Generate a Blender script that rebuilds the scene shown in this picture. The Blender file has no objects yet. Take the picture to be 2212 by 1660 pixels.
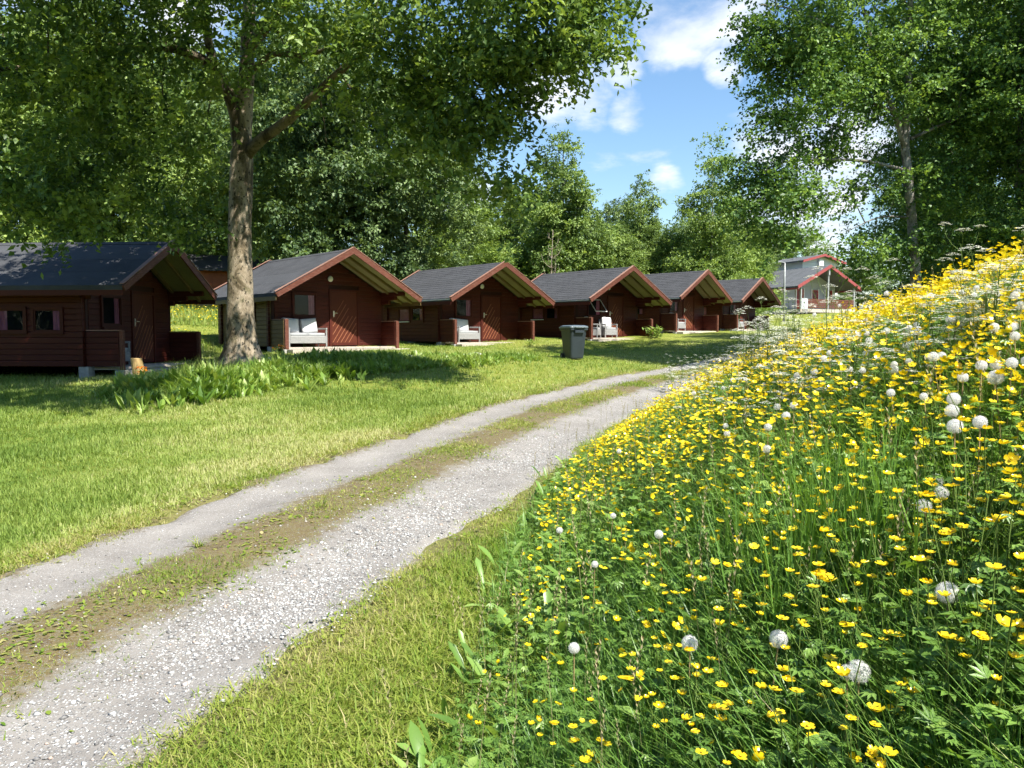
import bpy, bmesh, math, random
import numpy as np
from mathutils import Vector, Matrix

random.seed(7)
rng = np.random.default_rng(11)
scene = bpy.context.scene
COL = scene.collection
R = math.radians

# ------------------------------------------------------------------ camera
EYE = 1.5
FPX, CXP, CYP = 1671.0, 1106.0, 830.0        # focal length and centre in the 2212 px wide survey of the photograph
PITCH = R(3.42)
cam_d = bpy.data.cameras.new('camera')
cam_d.sensor_width = 36.0
cam_d.lens = 36.0 * FPX / 2212.0
cam_d.clip_start = 0.05
cam_d.clip_end = 2000
cam = bpy.data.objects.new('camera', cam_d)
cam.location = (0, 0, EYE)
cam.rotation_euler = (math.pi / 2 - PITCH, 0, 0)
COL.objects.link(cam)
scene.camera = cam

# ------------------------------------------------------------------ light
SUN_EL, SUN_AZ = 55.0, 136.0                  # azimuth clockwise from +Y (the way the camera looks)
sun_vec = Vector((math.sin(R(SUN_AZ)) * math.cos(R(SUN_EL)), math.cos(R(SUN_AZ)) * math.cos(R(SUN_EL)), math.sin(R(SUN_EL))))
sd = bpy.data.lights.new('sun', 'SUN')
sd.energy = 5.0
sd.angle = R(0.55)
sd.color = (1.0, 0.955, 0.87)
so = bpy.data.objects.new('sun', sd)
so.rotation_euler = (-sun_vec).to_track_quat('-Z', 'Y').to_euler()
so.location = (20, -20, 40)
COL.objects.link(so)

def ray(px, py):
    cx, cy = (px - CXP) / FPX, -(py - CYP) / FPX
    return Vector((cx, math.cos(PITCH) + math.sin(PITCH) * cy, -math.sin(PITCH) + math.cos(PITCH) * cy))

def at(px, py, d):
    r = ray(px, py)
    t = d / r.y
    return Vector((r.x * t, d, EYE + r.z * t))

world = bpy.data.worlds.new('World')
scene.world = world
world.use_nodes = True

def build_world():
    nt = world.node_tree
    N, L = nt.nodes, nt.links
    N.clear()
    out = N.new('ShaderNodeOutputWorld')
    bg = N.new('ShaderNodeBackground')
    bg.inputs['Strength'].default_value = 0.068
    sky = N.new('ShaderNodeTexSky')
    sky.sky_type = 'NISHITA'
    sky.sun_disc = False
    sky.sun_elevation = R(SUN_EL)
    sky.sun_rotation = R(SUN_AZ)
    sky.altitude = 50
    sky.air_density = 1.25
    sky.dust_density = 0.3
    sky.ozone_density = 3.5
    tc = N.new('ShaderNodeTexCoord')
    nrm = N.new('ShaderNodeVectorMath'); nrm.operation = 'NORMALIZE'
    L.new(tc.outputs['Generated'], nrm.inputs[0])
    sep = N.new('ShaderNodeSeparateXYZ')
    L.new(nrm.outputs[0], sep.inputs[0])
    def math_(op, a, b=None, c=None, clamp=False):
        m = N.new('ShaderNodeMath'); m.operation = op; m.use_clamp = clamp
        for i, v in enumerate((a, b, c)):
            if v is None: continue
            if isinstance(v, (int, float)): m.inputs[i].default_value = v
            else: L.new(v, m.inputs[i])
        return m.outputs[0]
    den = math_('ADD', math_('MAXIMUM', sep.outputs[2], 0.0), 0.22)
    cmb = N.new('ShaderNodeCombineXYZ')
    L.new(math_('DIVIDE', sep.outputs[0], den), cmb.inputs[0])
    L.new(math_('DIVIDE', sep.outputs[1], den), cmb.inputs[1])
    no = N.new('ShaderNodeTexNoise')
    no.inputs['Scale'].default_value = 2.6
    no.inputs['Detail'].default_value = 9
    no.inputs['Roughness'].default_value = 0.58
    no.inputs['Distortion'].default_value = 0.25
    L.new(cmb.outputs[0], no.inputs['Vector'])
    # cumulus banks where they stand in the sky
    banks = [(1250, 190, 4.4), (1190, 225, 3.2), (1330, 150, 2.6), (1470, 25, 5.0), (1590, 10, 4.0), (1560, 150, 2.0), (1355, 238, 2.2),
             (1680, 285, 4.4), (1760, 440, 5.2), (1640, 470, 3.6), (1840, 330, 4.5), (400, 20, 5), (1000, 390, 4), (1440, 400, 2.0), (60, 90, 6)]
    acc = None
    for px, py, r in banks:
        d = ray(px, py).normalized()
        dp = N.new('ShaderNodeVectorMath'); dp.operation = 'DOT_PRODUCT'
        L.new(nrm.outputs[0], dp.inputs[0]); dp.inputs[1].default_value = d
        mr = N.new('ShaderNodeMapRange')
        mr.interpolation_type = 'SMOOTHSTEP'
        mr.inputs['From Min'].default_value = math.cos(R(r)); mr.inputs['From Max'].default_value = math.cos(R(r * 0.1))
        L.new(dp.outputs['Value'], mr.inputs['Value'])
        acc = mr.outputs[0] if acc is None else math_('MAXIMUM', acc, mr.outputs[0])
    s = math_('ADD', no.outputs['Fac'], math_('MULTIPLY', acc, 0.22))
    ramp = N.new('ShaderNodeMapRange'); ramp.interpolation_type = 'SMOOTHSTEP'
    ramp.inputs['From Min'].default_value = 0.575; ramp.inputs['From Max'].default_value = 0.80
    L.new(s, ramp.inputs['Value'])
    no2 = N.new('ShaderNodeTexNoise'); no2.inputs['Scale'].default_value = 5.0; no2.inputs['Detail'].default_value = 5
    L.new(cmb.outputs[0], no2.inputs['Vector'])
    cc = N.new('ShaderNodeValToRGB')
    cc.color_ramp.elements[0].position = 0.3; cc.color_ramp.elements[0].color = (5.2, 5.9, 7.0, 1)
    cc.color_ramp.elements[1].position = 0.65; cc.color_ramp.elements[1].color = (8.6, 8.7, 8.9, 1)
    L.new(no2.outputs['Fac'], cc.inputs[0])
    mx = N.new('ShaderNodeMix'); mx.data_type = 'RGBA'
    L.new(math_('MULTIPLY', ramp.outputs[0], 0.93), mx.inputs[0])
    hs = N.new('ShaderNodeHueSaturation'); hs.inputs['Saturation'].default_value = 1.1; hs.inputs['Value'].default_value = 1.3
    L.new(sky.outputs[0], hs.inputs['Color'])
    L.new(hs.outputs[0], mx.inputs[6]); L.new(cc.outputs[0], mx.inputs[7])
    L.new(mx.outputs[2], bg.inputs['Color'])
    L.new(bg.outputs[0], out.inputs['Surface'])
build_world()

scene.view_settings.view_transform = 'Standard'
scene.view_settings.look = 'None'
scene.view_settings.exposure = 1.2
scene.view_settings.gamma = 1.0
scene.view_settings.use_curve_mapping = False
scene.cycles.max_bounces = 5
scene.cycles.diffuse_bounces = 2
scene.cycles.transmission_bounces = 4
scene.cycles.transparent_max_bounces = 8
scene.cycles.use_denoising = True
scene.cycles.use_light_tree = False
scene.cycles.adaptive_threshold = 0.02

# ------------------------------------------------------------------ object helpers
def tag(o, label=None, cat=None, group=None, kind=None):
    if label: o['label'] = label
    if cat: o['category'] = cat
    if group: o['group'] = group
    if kind: o['kind'] = kind
    return o

def empty(name, loc=(0, 0, 0), rz=0.0):
    o = bpy.data.objects.new(name, None)
    o.location = loc
    o.rotation_euler = (0, 0, rz)
    o.empty_display_size = 0.2
    COL.objects.link(o)
    return o

def link(name, me, mat=None, parent=None, loc=(0, 0, 0), rot=(0, 0, 0), scale=(1, 1, 1)):
    if mat is not None and len(me.materials) == 0:
        me.materials.append(mat)
    o = bpy.data.objects.new(name, me)
    o.location = loc; o.rotation_euler = rot; o.scale = scale
    o.parent = parent
    COL.objects.link(o)
    return o

def np_mesh(name, V, F, tint=None, smooth=False, attrs=None):
    V = np.asarray(V, dtype=np.float32); F = np.asarray(F, dtype=np.int32)
    k = F.shape[1]
    me = bpy.data.meshes.new(name)
    me.vertices.add(len(V)); me.vertices.foreach_set('co', V.ravel())
    me.loops.add(F.size); me.loops.foreach_set('vertex_index', F.ravel())
    me.polygons.add(len(F)); me.polygons.foreach_set('loop_start', np.arange(0, F.size, k, dtype=np.int32))
    if smooth: me.polygons.foreach_set('use_smooth', np.ones(len(F), dtype=bool))
    me.update(calc_edges=True)
    if tint is not None:
        a = me.attributes.new('tint', 'FLOAT', 'POINT'); a.data.foreach_set('value', np.asarray(tint, dtype=np.float32))
    for n, v in (attrs or {}).items():
        a = me.attributes.new(n, 'FLOAT', 'POINT'); a.data.foreach_set('value', np.asarray(v, dtype=np.float32))
    return me

class MB:
    """collects polygons into one mesh"""
    def __init__(s): s.v = []; s.f = []
    def add(s, vs, fs):
        b = len(s.v); s.v += [tuple(v) for v in vs]; s.f += [tuple(b + i for i in f) for f in fs]; return s
    def box(s, x0, x1, y0, y1, z0, z1):
        return s.add([(x0, y0, z0), (x1, y0, z0), (x1, y1, z0), (x0, y1, z0), (x0, y0, z1), (x1, y0, z1), (x1, y1, z1), (x0, y1, z1)],
                     [(3, 2, 1, 0), (4, 5, 6, 7), (0, 1, 5, 4), (1, 2, 6, 5), (2, 3, 7, 6), (3, 0, 4, 7)])
    def prism(s, poly, y0, y1):
        """poly: (x, z) points counter-clockwise seen from -y; extruded along y"""
        n = len(poly)
        vs = [(x, y0, z) for x, z in poly] + [(x, y1, z) for x, z in poly]
        fs = [tuple(range(n)), tuple(range(2 * n - 1, n - 1, -1))] + [(i, i + n, (i + 1) % n + n, (i + 1) % n) for i in range(n)]
        return s.add(vs, fs)
    def tube(s, pts, rad, seg=8, cap=True):
        pts = [Vector(p) for p in pts]
        if not hasattr(rad, '__len__'): rad = [rad] * len(pts)
        b = len(s.v)
        up = Vector((0.31, 0.17, 0.93))
        for i, p in enumerate(pts):
            t = (pts[min(i + 1, len(pts) - 1)] - pts[max(i - 1, 0)])
            t = t.normalized() if t.length > 1e-9 else Vector((0, 0, 1))
            a = t.cross(up)
            if a.length < 1e-3: a = t.cross(Vector((1, 0, 0)))
            a.normalize(); c = t.cross(a)
            for j in range(seg):
                w = 2 * math.pi * j / seg
                q = p + (a * math.cos(w) + c * math.sin(w)) * rad[i]
                s.v.append(tuple(q))
        for i in range(len(pts) - 1):
            for j in range(seg):
                j2 = (j + 1) % seg
                s.f.append((b + i * seg + j, b + i * seg + j2, b + (i + 1) * seg + j2, b + (i + 1) * seg + j))
        if cap:
            s.f.append(tuple(b + j for j in range(seg)))
            e = b + (len(pts) - 1) * seg
            s.f.append(tuple(e + j for j in range(seg - 1, -1, -1)))
        return s
    def mesh(s, name, smooth=False):
        me = bpy.data.meshes.new(name)
        me.from_pydata(s.v, [], s.f)
        bm = bmesh.new(); bm.from_mesh(me); bmesh.ops.recalc_face_normals(bm, faces=bm.faces); bm.to_mesh(me); bm.free()
        if smooth:
            me.polygons.foreach_set('use_smooth', np.ones(len(me.polygons), dtype=bool))
        return me
    def build(s, name, mat, parent=None, loc=(0, 0, 0), rot=(0, 0, 0), bevel=0.0, smooth=False):
        me = s.mesh(name, smooth)
        if bevel:
            bm = bmesh.new(); bm.from_mesh(me)
            bmesh.ops.bevel(bm, geom=list(bm.edges), offset=bevel, segments=2, profile=0.6, affect='EDGES', clamp_overlap=True)
            bm.to_mesh(me); bm.free()
        return link(name, me, mat, parent, loc, rot)

# ------------------------------------------------------------------ materials
class Mat:
    def __init__(s, name):
        s.m = bpy.data.materials.new(name); s.m.use_nodes = True
        s.nt = s.m.node_tree; s.N = s.nt.nodes; s.L = s.nt.links
        s.p = s.N['Principled BSDF']; s.out = s.N['Material Output']
        s.tc = None
    def coord(s, kind='Object', scale=(1, 1, 1), loc=(0, 0, 0), rnd=False):
        if s.tc is None: s.tc = s.N.new('ShaderNodeTexCoord')
        mp = s.N.new('ShaderNodeMapping'); mp.inputs['Scale'].default_value = scale; mp.inputs['Location'].default_value = loc
        src = s.tc.outputs[kind]
        if rnd:
            oi = s.N.new('ShaderNodeObjectInfo')
            ml = s.N.new('ShaderNodeMath'); ml.operation = 'MULTIPLY'; ml.inputs[1].default_value = 37.0
            s.L.new(oi.outputs['Random'], ml.inputs[0])
            ad = s.N.new('ShaderNodeVectorMath'); ad.operation = 'ADD'
            s.L.new(src, ad.inputs[0]); s.L.new(ml.outputs[0], ad.inputs[1]); src = ad.outputs[0]
        s.L.new(src, mp.inputs['Vector'])
        return mp.outputs[0]
    def noise(s, vec, scale, detail=4, rough=0.55, dist=0.0):
        n = s.N.new('ShaderNodeTexNoise')
        n.inputs['Scale'].default_value = scale; n.inputs['Detail'].default_value = detail
        n.inputs['Roughness'].default_value = rough; n.inputs['Distortion'].default_value = dist
        if vec is not None: s.L.new(vec, n.inputs['Vector'])
        return n.outputs['Fac']
    def voro(s, vec, scale, feature='F1', out='Distance', rand=1.0):
        n = s.N.new('ShaderNodeTexVoronoi'); n.feature = feature
        n.inputs['Scale'].default_value = scale; n.inputs['Randomness'].default_value = rand
        s.L.new(vec, n.inputs['Vector'])
        return n.outputs[out]
    def ramp(s, fac, stops):
        r = s.N.new('ShaderNodeValToRGB')
        e = r.color_ramp.elements
        while len(e) < len(stops): e.new(0.5)
        for i, (p, c) in enumerate(stops):
            e[i].position = p
            e[i].color = (c, c, c, 1) if isinstance(c, (int, float)) else (*c, 1)
        s.L.new(fac, r.inputs[0])
        return r.outputs[0]
    def mix(s, fac, a, b, mode='MIX'):
        m = s.N.new('ShaderNodeMix'); m.data_type = 'RGBA'; m.blend_type = mode
        for sock, v in ((m.inputs[0], fac), (m.inputs[6], a), (m.inputs[7], b)):
            if isinstance(v, (int, float)): sock.default_value = v
            elif isinstance(v, (tuple, list)): sock.default_value = (*v, 1)
            else: s.L.new(v, sock)
        return m.outputs[2]
    def math(s, op, a, b=None, clamp=False):
        m = s.N.new('ShaderNodeMath'); m.operation = op; m.use_clamp = clamp
        for i, v in enumerate((a, b)):
            if v is None: continue
            if isinstance(v, (int, float)): m.inputs[i].default_value = v
            else: s.L.new(v, m.inputs[i])
        return m.outputs[0]
    def attr(s, name, out='Fac'):
        a = s.N.new('ShaderNodeAttribute'); a.attribute_name = name
        return a.outputs[out]
    def color(s, c):
        if isinstance(c, (tuple, list)): s.p.inputs['Base Color'].default_value = (*c, 1)
        else: s.L.new(c, s.p.inputs['Base Color'])
        return s
    def set(s, rough=0.6, spec=0.3, metal=0.0):
        s.p.inputs['Roughness'].default_value = rough; s.p.inputs['Specular IOR Level'].default_value = spec; s.p.inputs['Metallic'].default_value = metal
        return s
    def bump(s, h, strength=0.4, dist=0.01):
        b = s.N.new('ShaderNodeBump'); b.inputs['Strength'].default_value = strength; b.inputs['Distance'].default_value = dist
        s.L.new(h, b.inputs['Height']); s.L.new(b.outputs[0], s.p.inputs['Normal'])
        return s

def leaf_mat(name, stops, trans=0.35, rough=0.45, spec=0.25, tmul=(1.25, 1.2, 0.55)):
    M = Mat(name)
    c = M.ramp(M.attr('tint'), stops)
    M.color(c).set(rough, spec)
    t = M.N.new('ShaderNodeBsdfTranslucent')
    tcol = M.mix(1.0, c, tmul, 'MULTIPLY')
    M.L.new(tcol, t.inputs['Color'])
    ms = M.N.new('ShaderNodeMixShader'); ms.inputs[0].default_value = trans
    M.L.new(M.p.outputs[0], ms.inputs[1]); M.L.new(t.outputs[0], ms.inputs[2])
    M.L.new(ms.outputs[0], M.out.inputs['Surface'])
    return M.m

def wood(name, base, dark, light, grain=(1.2, 22, 22), rough=0.6, wear=0.0, wearc=(0.4, 0.3, 0.24)):
    M = Mat(name)
    v = M.coord('Object', grain, rnd=True)
    n = M.noise(v, 3.0, 6, 0.6, 0.4)
    c = M.ramp(n, [(0.25, dark), (0.5, base), (0.8, light)])
    v2 = M.coord('Object', (1, 1, 1), rnd=True)
    n2 = M.noise(v2, 1.7, 4)
    c = M.mix(M.ramp(n2, [(0.35, 0.0), (0.75, 0.55)]), c, dark)
    oi = M.N.new('ShaderNodeObjectInfo')
    c = M.mix(M.math('MULTIPLY', oi.outputs['Random'], 0.35), c, light)
    if wear:
        n3 = M.noise(M.coord('Object', (1, 6, 6), rnd=True), 7.0, 6, 0.7)
        c = M.mix(M.ramp(n3, [(0.5, 0.0), (0.72, wear)]), c, wearc)
    M.color(c).set(rough, 0.25)
    M.bump(n, 0.35, 0.006)
    return M.m

MT = {}
MT['wall'] = wood('red_stained_board', (0.056, 0.0088, 0.0052), (0.03, 0.0052, 0.0036), (0.092, 0.0175, 0.0085), wear=0.25, wearc=(0.12, 0.031, 0.015))
MT['wall_back'] = wood('red_stained_frame', (0.035, 0.0075, 0.0045), (0.022, 0.005, 0.0035), (0.05, 0.011, 0.006))
MT['ochre'] = wood('ochre_board', (0.12, 0.082, 0.03), (0.075, 0.046, 0.019), (0.18, 0.125, 0.05), wear=0.2, wearc=(0.3, 0.24, 0.13))
MT['barge'] = wood('faded_red_trim', (0.116, 0.037, 0.023), (0.069, 0.020, 0.013), (0.163, 0.064, 0.042), wear=0.75, wearc=(0.215, 0.120, 0.092))
MT['cap'] = wood('weathered_trim', (0.27, 0.135, 0.095), (0.17, 0.08, 0.055), (0.34, 0.21, 0.16), wear=0.5)
MT['soffit'] = wood('bare_pine', (0.19, 0.18, 0.092), (0.135, 0.125, 0.06), (0.25, 0.235, 0.13))
MT['rafter'] = wood('rafter_wood', (0.13, 0.10, 0.045), (0.08, 0.06, 0.03), (0.18, 0.14, 0.07))
MT['door'] = wood('door_wood', (0.08, 0.0175, 0.0085), (0.05, 0.011, 0.006), (0.115, 0.028, 0.0125), grain=(22, 22, 1.2))
MT['sunlit_edge'] = wood('sunlit_edge_wood', (0.27, 0.10, 0.05), (0.2, 0.07, 0.035), (0.34, 0.15, 0.08))  # door plank edges, their sunlit tone put into the colour
MT['stump'] = wood('cut_log', (0.42, 0.28, 0.11), (0.25, 0.15, 0.06), (0.55, 0.4, 0.2), grain=(14, 14, 2))
MT['deck'] = wood('grey_deck', (0.48, 0.42, 0.35), (0.34, 0.29, 0.24), (0.6, 0.54, 0.46))

def simple(name, c, rough=0.6, spec=0.3, metal=0.0, var=0.15, scale=6.0, bump=0.0):
    M = Mat(name)
    n = M.noise(M.coord('Object', rnd=True), scale, 5)
    lo = tuple(x * (1 - var) for x in c); hi = tuple(min(1, x * (1 + var)) for x in c)
    M.color(M.ramp(n, [(0.3, lo), (0.7, hi)])).set(rough, spec, metal)
    if bump: M.bump(n, bump, 0.01)
    return M.m

def roof_mat(name, c):
    M = Mat(name)
    v = M.coord('Object')
    f = M.noise(v, 260, 2, 0.7)
    g = M.noise(v, 1.6, 5)
    base = M.ramp(g, [(0.3, tuple(x * 0.78 for x in c)), (0.7, tuple(x * 1.18 for x in c))])
    sp = M.ramp(f, [(0.35, 0.7), (0.7, 1.35)])
    st = M.noise(M.coord('Object', (7, 0.5, 1)), 2.0, 4)
    col = M.mix(1.0, base, sp, 'MULTIPLY')
    col = M.mix(M.ramp(st, [(0.5, 0.0), (0.8, 0.25)]), col, (0.095, 0.1, 0.09))
    oi = M.N.new('ShaderNodeObjectInfo')
    col = M.mix(M.math('MULTIPLY', oi.outputs['Random'], 0.22), col, (0.095, 0.1, 0.108))
    M.color(col).set(0.9, 0.12).bump(f, 0.5, 0.004)
    return M.m
MT['roof'] = roof_mat('felt_roof', (0.056, 0.057, 0.061))
MT['concrete'] = simple('concrete_block', (0.36, 0.35, 0.33), 0.9, 0.2, var=0.3, bump=0.5)
MT['white'] = simple('white_paint', (0.7, 0.7, 0.68), 0.5, var=0.08)
MT['metal'] = simple('zinc_edge', (0.6, 0.61, 0.6), 0.4, 0.5, 0.3)
MT['steel'] = simple('handle_steel', (0.7, 0.68, 0.62), 0.3, 0.5, 0.8)
MT['lamp'] = simple('opal_lamp', (0.72, 0.72, 0.66), 0.3, 0.5, var=0.04)
MT['cushion'] = simple('cushion_cloth', (0.62, 0.62, 0.62), 0.9, 0.1, var=0.05)
MT['grey_cushion'] = simple('grey_cushion_cloth', (0.36, 0.37, 0.38), 0.9, 0.1, var=0.08)
MT['curtain'] = simple('pink_curtain', (0.42, 0.13, 0.2), 0.9, 0.1)
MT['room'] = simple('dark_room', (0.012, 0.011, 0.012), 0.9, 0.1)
MT['plastic'] = simple('bin_plastic', (0.028, 0.038, 0.046), 0.42, 0.45, var=0.12)
MT['lidplastic'] = simple('bin_lid_plastic', (0.10, 0.125, 0.14), 0.32, 0.5, var=0.1)  # paler than the body: the sky's reflection is put into the colour
MT['rubber'] = simple('wheel_rubber', (0.02, 0.02, 0.02), 0.7)
MT['grey_wall'] = simple('grey_house_paint', (0.36, 0.385, 0.39), 0.7, var=0.06)
MT['pale_wall'] = simple('pale_house_paint', (0.5, 0.53, 0.545), 0.7, var=0.05)
MT['red_paint'] = simple('red_house_paint', (0.30, 0.035, 0.035), 0.5, var=0.1)
MT['red_trim'] = simple('red_house_trim', (0.27, 0.06, 0.06), 0.6, var=0.15)
MT['house_roof'] = roof_mat('house_roof_felt', (0.11, 0.115, 0.12))
MT['shed'] = wood('orange_shed_board', (0.30, 0.085, 0.03), (0.2, 0.05, 0.02), (0.38, 0.12, 0.05))
MT['stone'] = simple('field_stone', (0.36, 0.35, 0.33), 0.9, var=0.35, bump=0.6)
MT['pole'] = simple('galvanised_pole', (0.3, 0.31, 0.31), 0.5, 0.4, 0.2)

def wicker_mat():
    M = Mat('grey_wicker')
    v = M.coord('Object')
    w = M.N.new('ShaderNodeTexWave'); w.bands_direction = 'Z'; w.inputs['Scale'].default_value = 18; w.inputs['Distortion'].default_value = 1.5
    M.L.new(v, w.inputs['Vector'])
    n = M.noise(v, 30, 3)
    f = M.math('MULTIPLY', w.outputs['Fac'], n)
    M.color(M.ramp(f, [(0.05, (0.17, 0.17, 0.17)), (0.45, (0.42, 0.42, 0.41))])).set(0.6, 0.3)
    M.bump(w.outputs['Fac'], 0.6, 0.006)
    return M.m
MT['wicker'] = wicker_mat()

def glass_mat():
    M = Mat('window_glass')
    g = M.N.new('ShaderNodeBsdfGlossy'); g.inputs['Roughness'].default_value = 0.02; g.inputs['Color'].default_value = (0.9, 0.95, 1, 1)
    t = M.N.new('ShaderNodeBsdfTransparent'); t.inputs['Color'].default_value = (0.82, 0.86, 0.86, 1)
    ms = M.N.new('ShaderNodeMixShader')
    ms.inputs[0].default_value = 0.010
    M.L.new(t.outputs[0], ms.inputs[1]); M.L.new(g.outputs[0], ms.inputs[2])
    M.L.new(ms.outputs[0], M.out.inputs['Surface'])
    return M.m
MT['glass'] = glass_mat()

def bark(name, pale, mid, dark, spots=1.0, vscale=1.0):
    M = Mat(name)
    v = M.coord('Object')
    big = M.noise(M.coord('Object', (1, 1, 0.6)), 2.3 * vscale, 7, 0.68, 0.9)
    c = M.ramp(big, [(0.40, dark), (0.48, mid), (0.56, pale)])
    sp = M.noise(M.coord('Object', (1, 1, 0.75)), 14 * vscale, 4, 0.6)
    c = M.mix(M.ramp(sp, [(0.575, 0.0), (0.62, 0.95 * spots)]), c, (0.035, 0.03, 0.022))
    ms = M.noise(v, 3.1, 5, 0.6)
    c = M.mix(M.ramp(ms, [(0.55, 0.0), (0.72, 0.5)]), c, (0.11, 0.115, 0.04))
    fine = M.noise(M.coord('Object', (1, 1, 0.3)), 40 * vscale, 5, 0.7)
    c = M.mix(1.0, c, M.ramp(fine, [(0.3, 0.7), (0.7, 1.2)]), 'MULTIPLY')
    M.color(c).set(0.9, 0.15)
    h = M.math('ADD', M.math('MULTIPLY', sp, -0.5), fine)
    M.bump(h, 0.7, 0.03)
    return M.m
MT['bark_main'] = bark('speckled_aspen_bark', (0.378, 0.312, 0.226), (0.241, 0.193, 0.129), (0.103, 0.080, 0.048))
MT['bark_limb'] = bark('limb_bark', (0.17, 0.14, 0.095), (0.12, 0.095, 0.06), (0.06, 0.047, 0.03), 0.7)
MT['bark_grey'] = bark('grey_bark', (0.33, 0.31, 0.27), (0.21, 0.19, 0.16), (0.09, 0.08, 0.065), 0.6)
MT['bark_dark'] = bark('dark_bark', (0.10, 0.085, 0.06), (0.07, 0.058, 0.042), (0.035, 0.03, 0.022), 0.5)
MT['bark_birch'] = bark('birch_bark', (0.62, 0.6, 0.55), (0.5, 0.47, 0.42), (0.2, 0.18, 0.15), 0.8)
MT['bare'] = bark('bare_wood', (0.42, 0.36, 0.28), (0.33, 0.28, 0.21), (0.22, 0.18, 0.13), 0.2)

MT['leaf_main'] = leaf_mat('aspen_leaf', [(0.0, (0.046, 0.089, 0.025)), (0.5, (0.121, 0.204, 0.048)), (1.0, (0.299, 0.392, 0.092))], 0.36)
MT['leaf_dark'] = leaf_mat('dark_leaf', [(0.0, (0.052, 0.092, 0.039)), (0.5, (0.127, 0.195, 0.070)), (1.0, (0.259, 0.344, 0.123))], 0.3)
MT['leaf_mid'] = leaf_mat('mid_leaf', [(0.0, (0.079, 0.127, 0.038)), (0.5, (0.178, 0.267, 0.072)), (1.0, (0.357, 0.458, 0.127))], 0.32)
MT['leaf_birch'] = leaf_mat('birch_leaf', [(0.0, (0.092, 0.148, 0.040)), (0.5, (0.205, 0.301, 0.077)), (1.0, (0.400, 0.509, 0.137))], 0.34)
MT['leaf_right'] = leaf_mat('poplar_leaf', [(0.0, (0.047, 0.098, 0.029)), (0.5, (0.115, 0.212, 0.054)), (1.0, (0.284, 0.415, 0.095))], 0.33)
MT['lawn_blade'] = leaf_mat('lawn_blade', [(0.0, (0.120, 0.200, 0.034)), (0.45, (0.238, 0.324, 0.066)), (0.8, (0.358, 0.416, 0.125)), (1.0, (0.477, 0.464, 0.227))], 0.38, 0.5, 0.2)
MT['verge_blade'] = leaf_mat('verge_blade', [(0.0, (0.110, 0.195, 0.025)), (0.5, (0.230, 0.300, 0.045)), (0.85, (0.350, 0.360, 0.100)), (1.0, (0.442, 0.390, 0.190))], 0.38, 0.5, 0.2)
MT['meadow_blade'] = leaf_mat('meadow_blade', [(0.0, (0.071, 0.173, 0.029)), (0.5, (0.159, 0.303, 0.050)), (0.9, (0.283, 0.405, 0.095)), (1.0, (0.518, 0.453, 0.261))], 0.38, 0.4, 0.35)
MT['meadow_leaf'] = leaf_mat('meadow_leaf', [(0.0, (0.086, 0.171, 0.033)), (0.6, (0.176, 0.308, 0.060)), (1.0, (0.292, 0.422, 0.105))], 0.38, 0.36, 0.4)
MT['weed'] = leaf_mat('weed_leaf', [(0.0, (0.093, 0.183, 0.026)), (0.6, (0.205, 0.320, 0.053)), (1.0, (0.370, 0.457, 0.119))], 0.36, 0.38, 0.4)
MT['petal'] = leaf_mat('buttercup_petal', [(0.0, (0.74, 0.47, 0.008)), (0.5, (0.80, 0.60, 0.012)), (1.0, (0.84, 0.72, 0.04))], 0.25, 0.25, 0.5)
MT['orange'] = leaf_mat('orange_petal', [(0.0, (0.7, 0.12, 0.02)), (1.0, (0.82, 0.36, 0.03))], 0.25, 0.4, 0.3)
MT['stem'] = leaf_mat('flower_stem', [(0.0, (0.08, 0.15, 0.025)), (1.0, (0.20, 0.24, 0.07))], 0.15, 0.5, 0.2)
MT['dstem'] = leaf_mat('dandelion_stem', [(0.0, (0.20, 0.25, 0.07)), (1.0, (0.40, 0.27, 0.14))], 0.15, 0.5, 0.2)
MT['pappus'] = leaf_mat('dandelion_pappus', [(0.0, (0.86, 0.85, 0.82)), (1.0, (0.93, 0.92, 0.9))], 0.4, 0.8, 0.1, (1, 1, 1))
MT['umbel'] = leaf_mat('white_umbel', [(0.0, (0.70, 0.71, 0.56)), (1.0, (0.86, 0.86, 0.80))], 0.3, 0.7, 0.1, (1, 1, .95))
MT['seed'] = simple('brown_seed', (0.2, 0.14, 0.08), 0.8)
MT['spike'] = leaf_mat('grass_spike', [(0.0, (0.2, 0.2, 0.09)), (1.0, (0.34, 0.29, 0.17))], 0.2, 0.7, 0.1)

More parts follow.
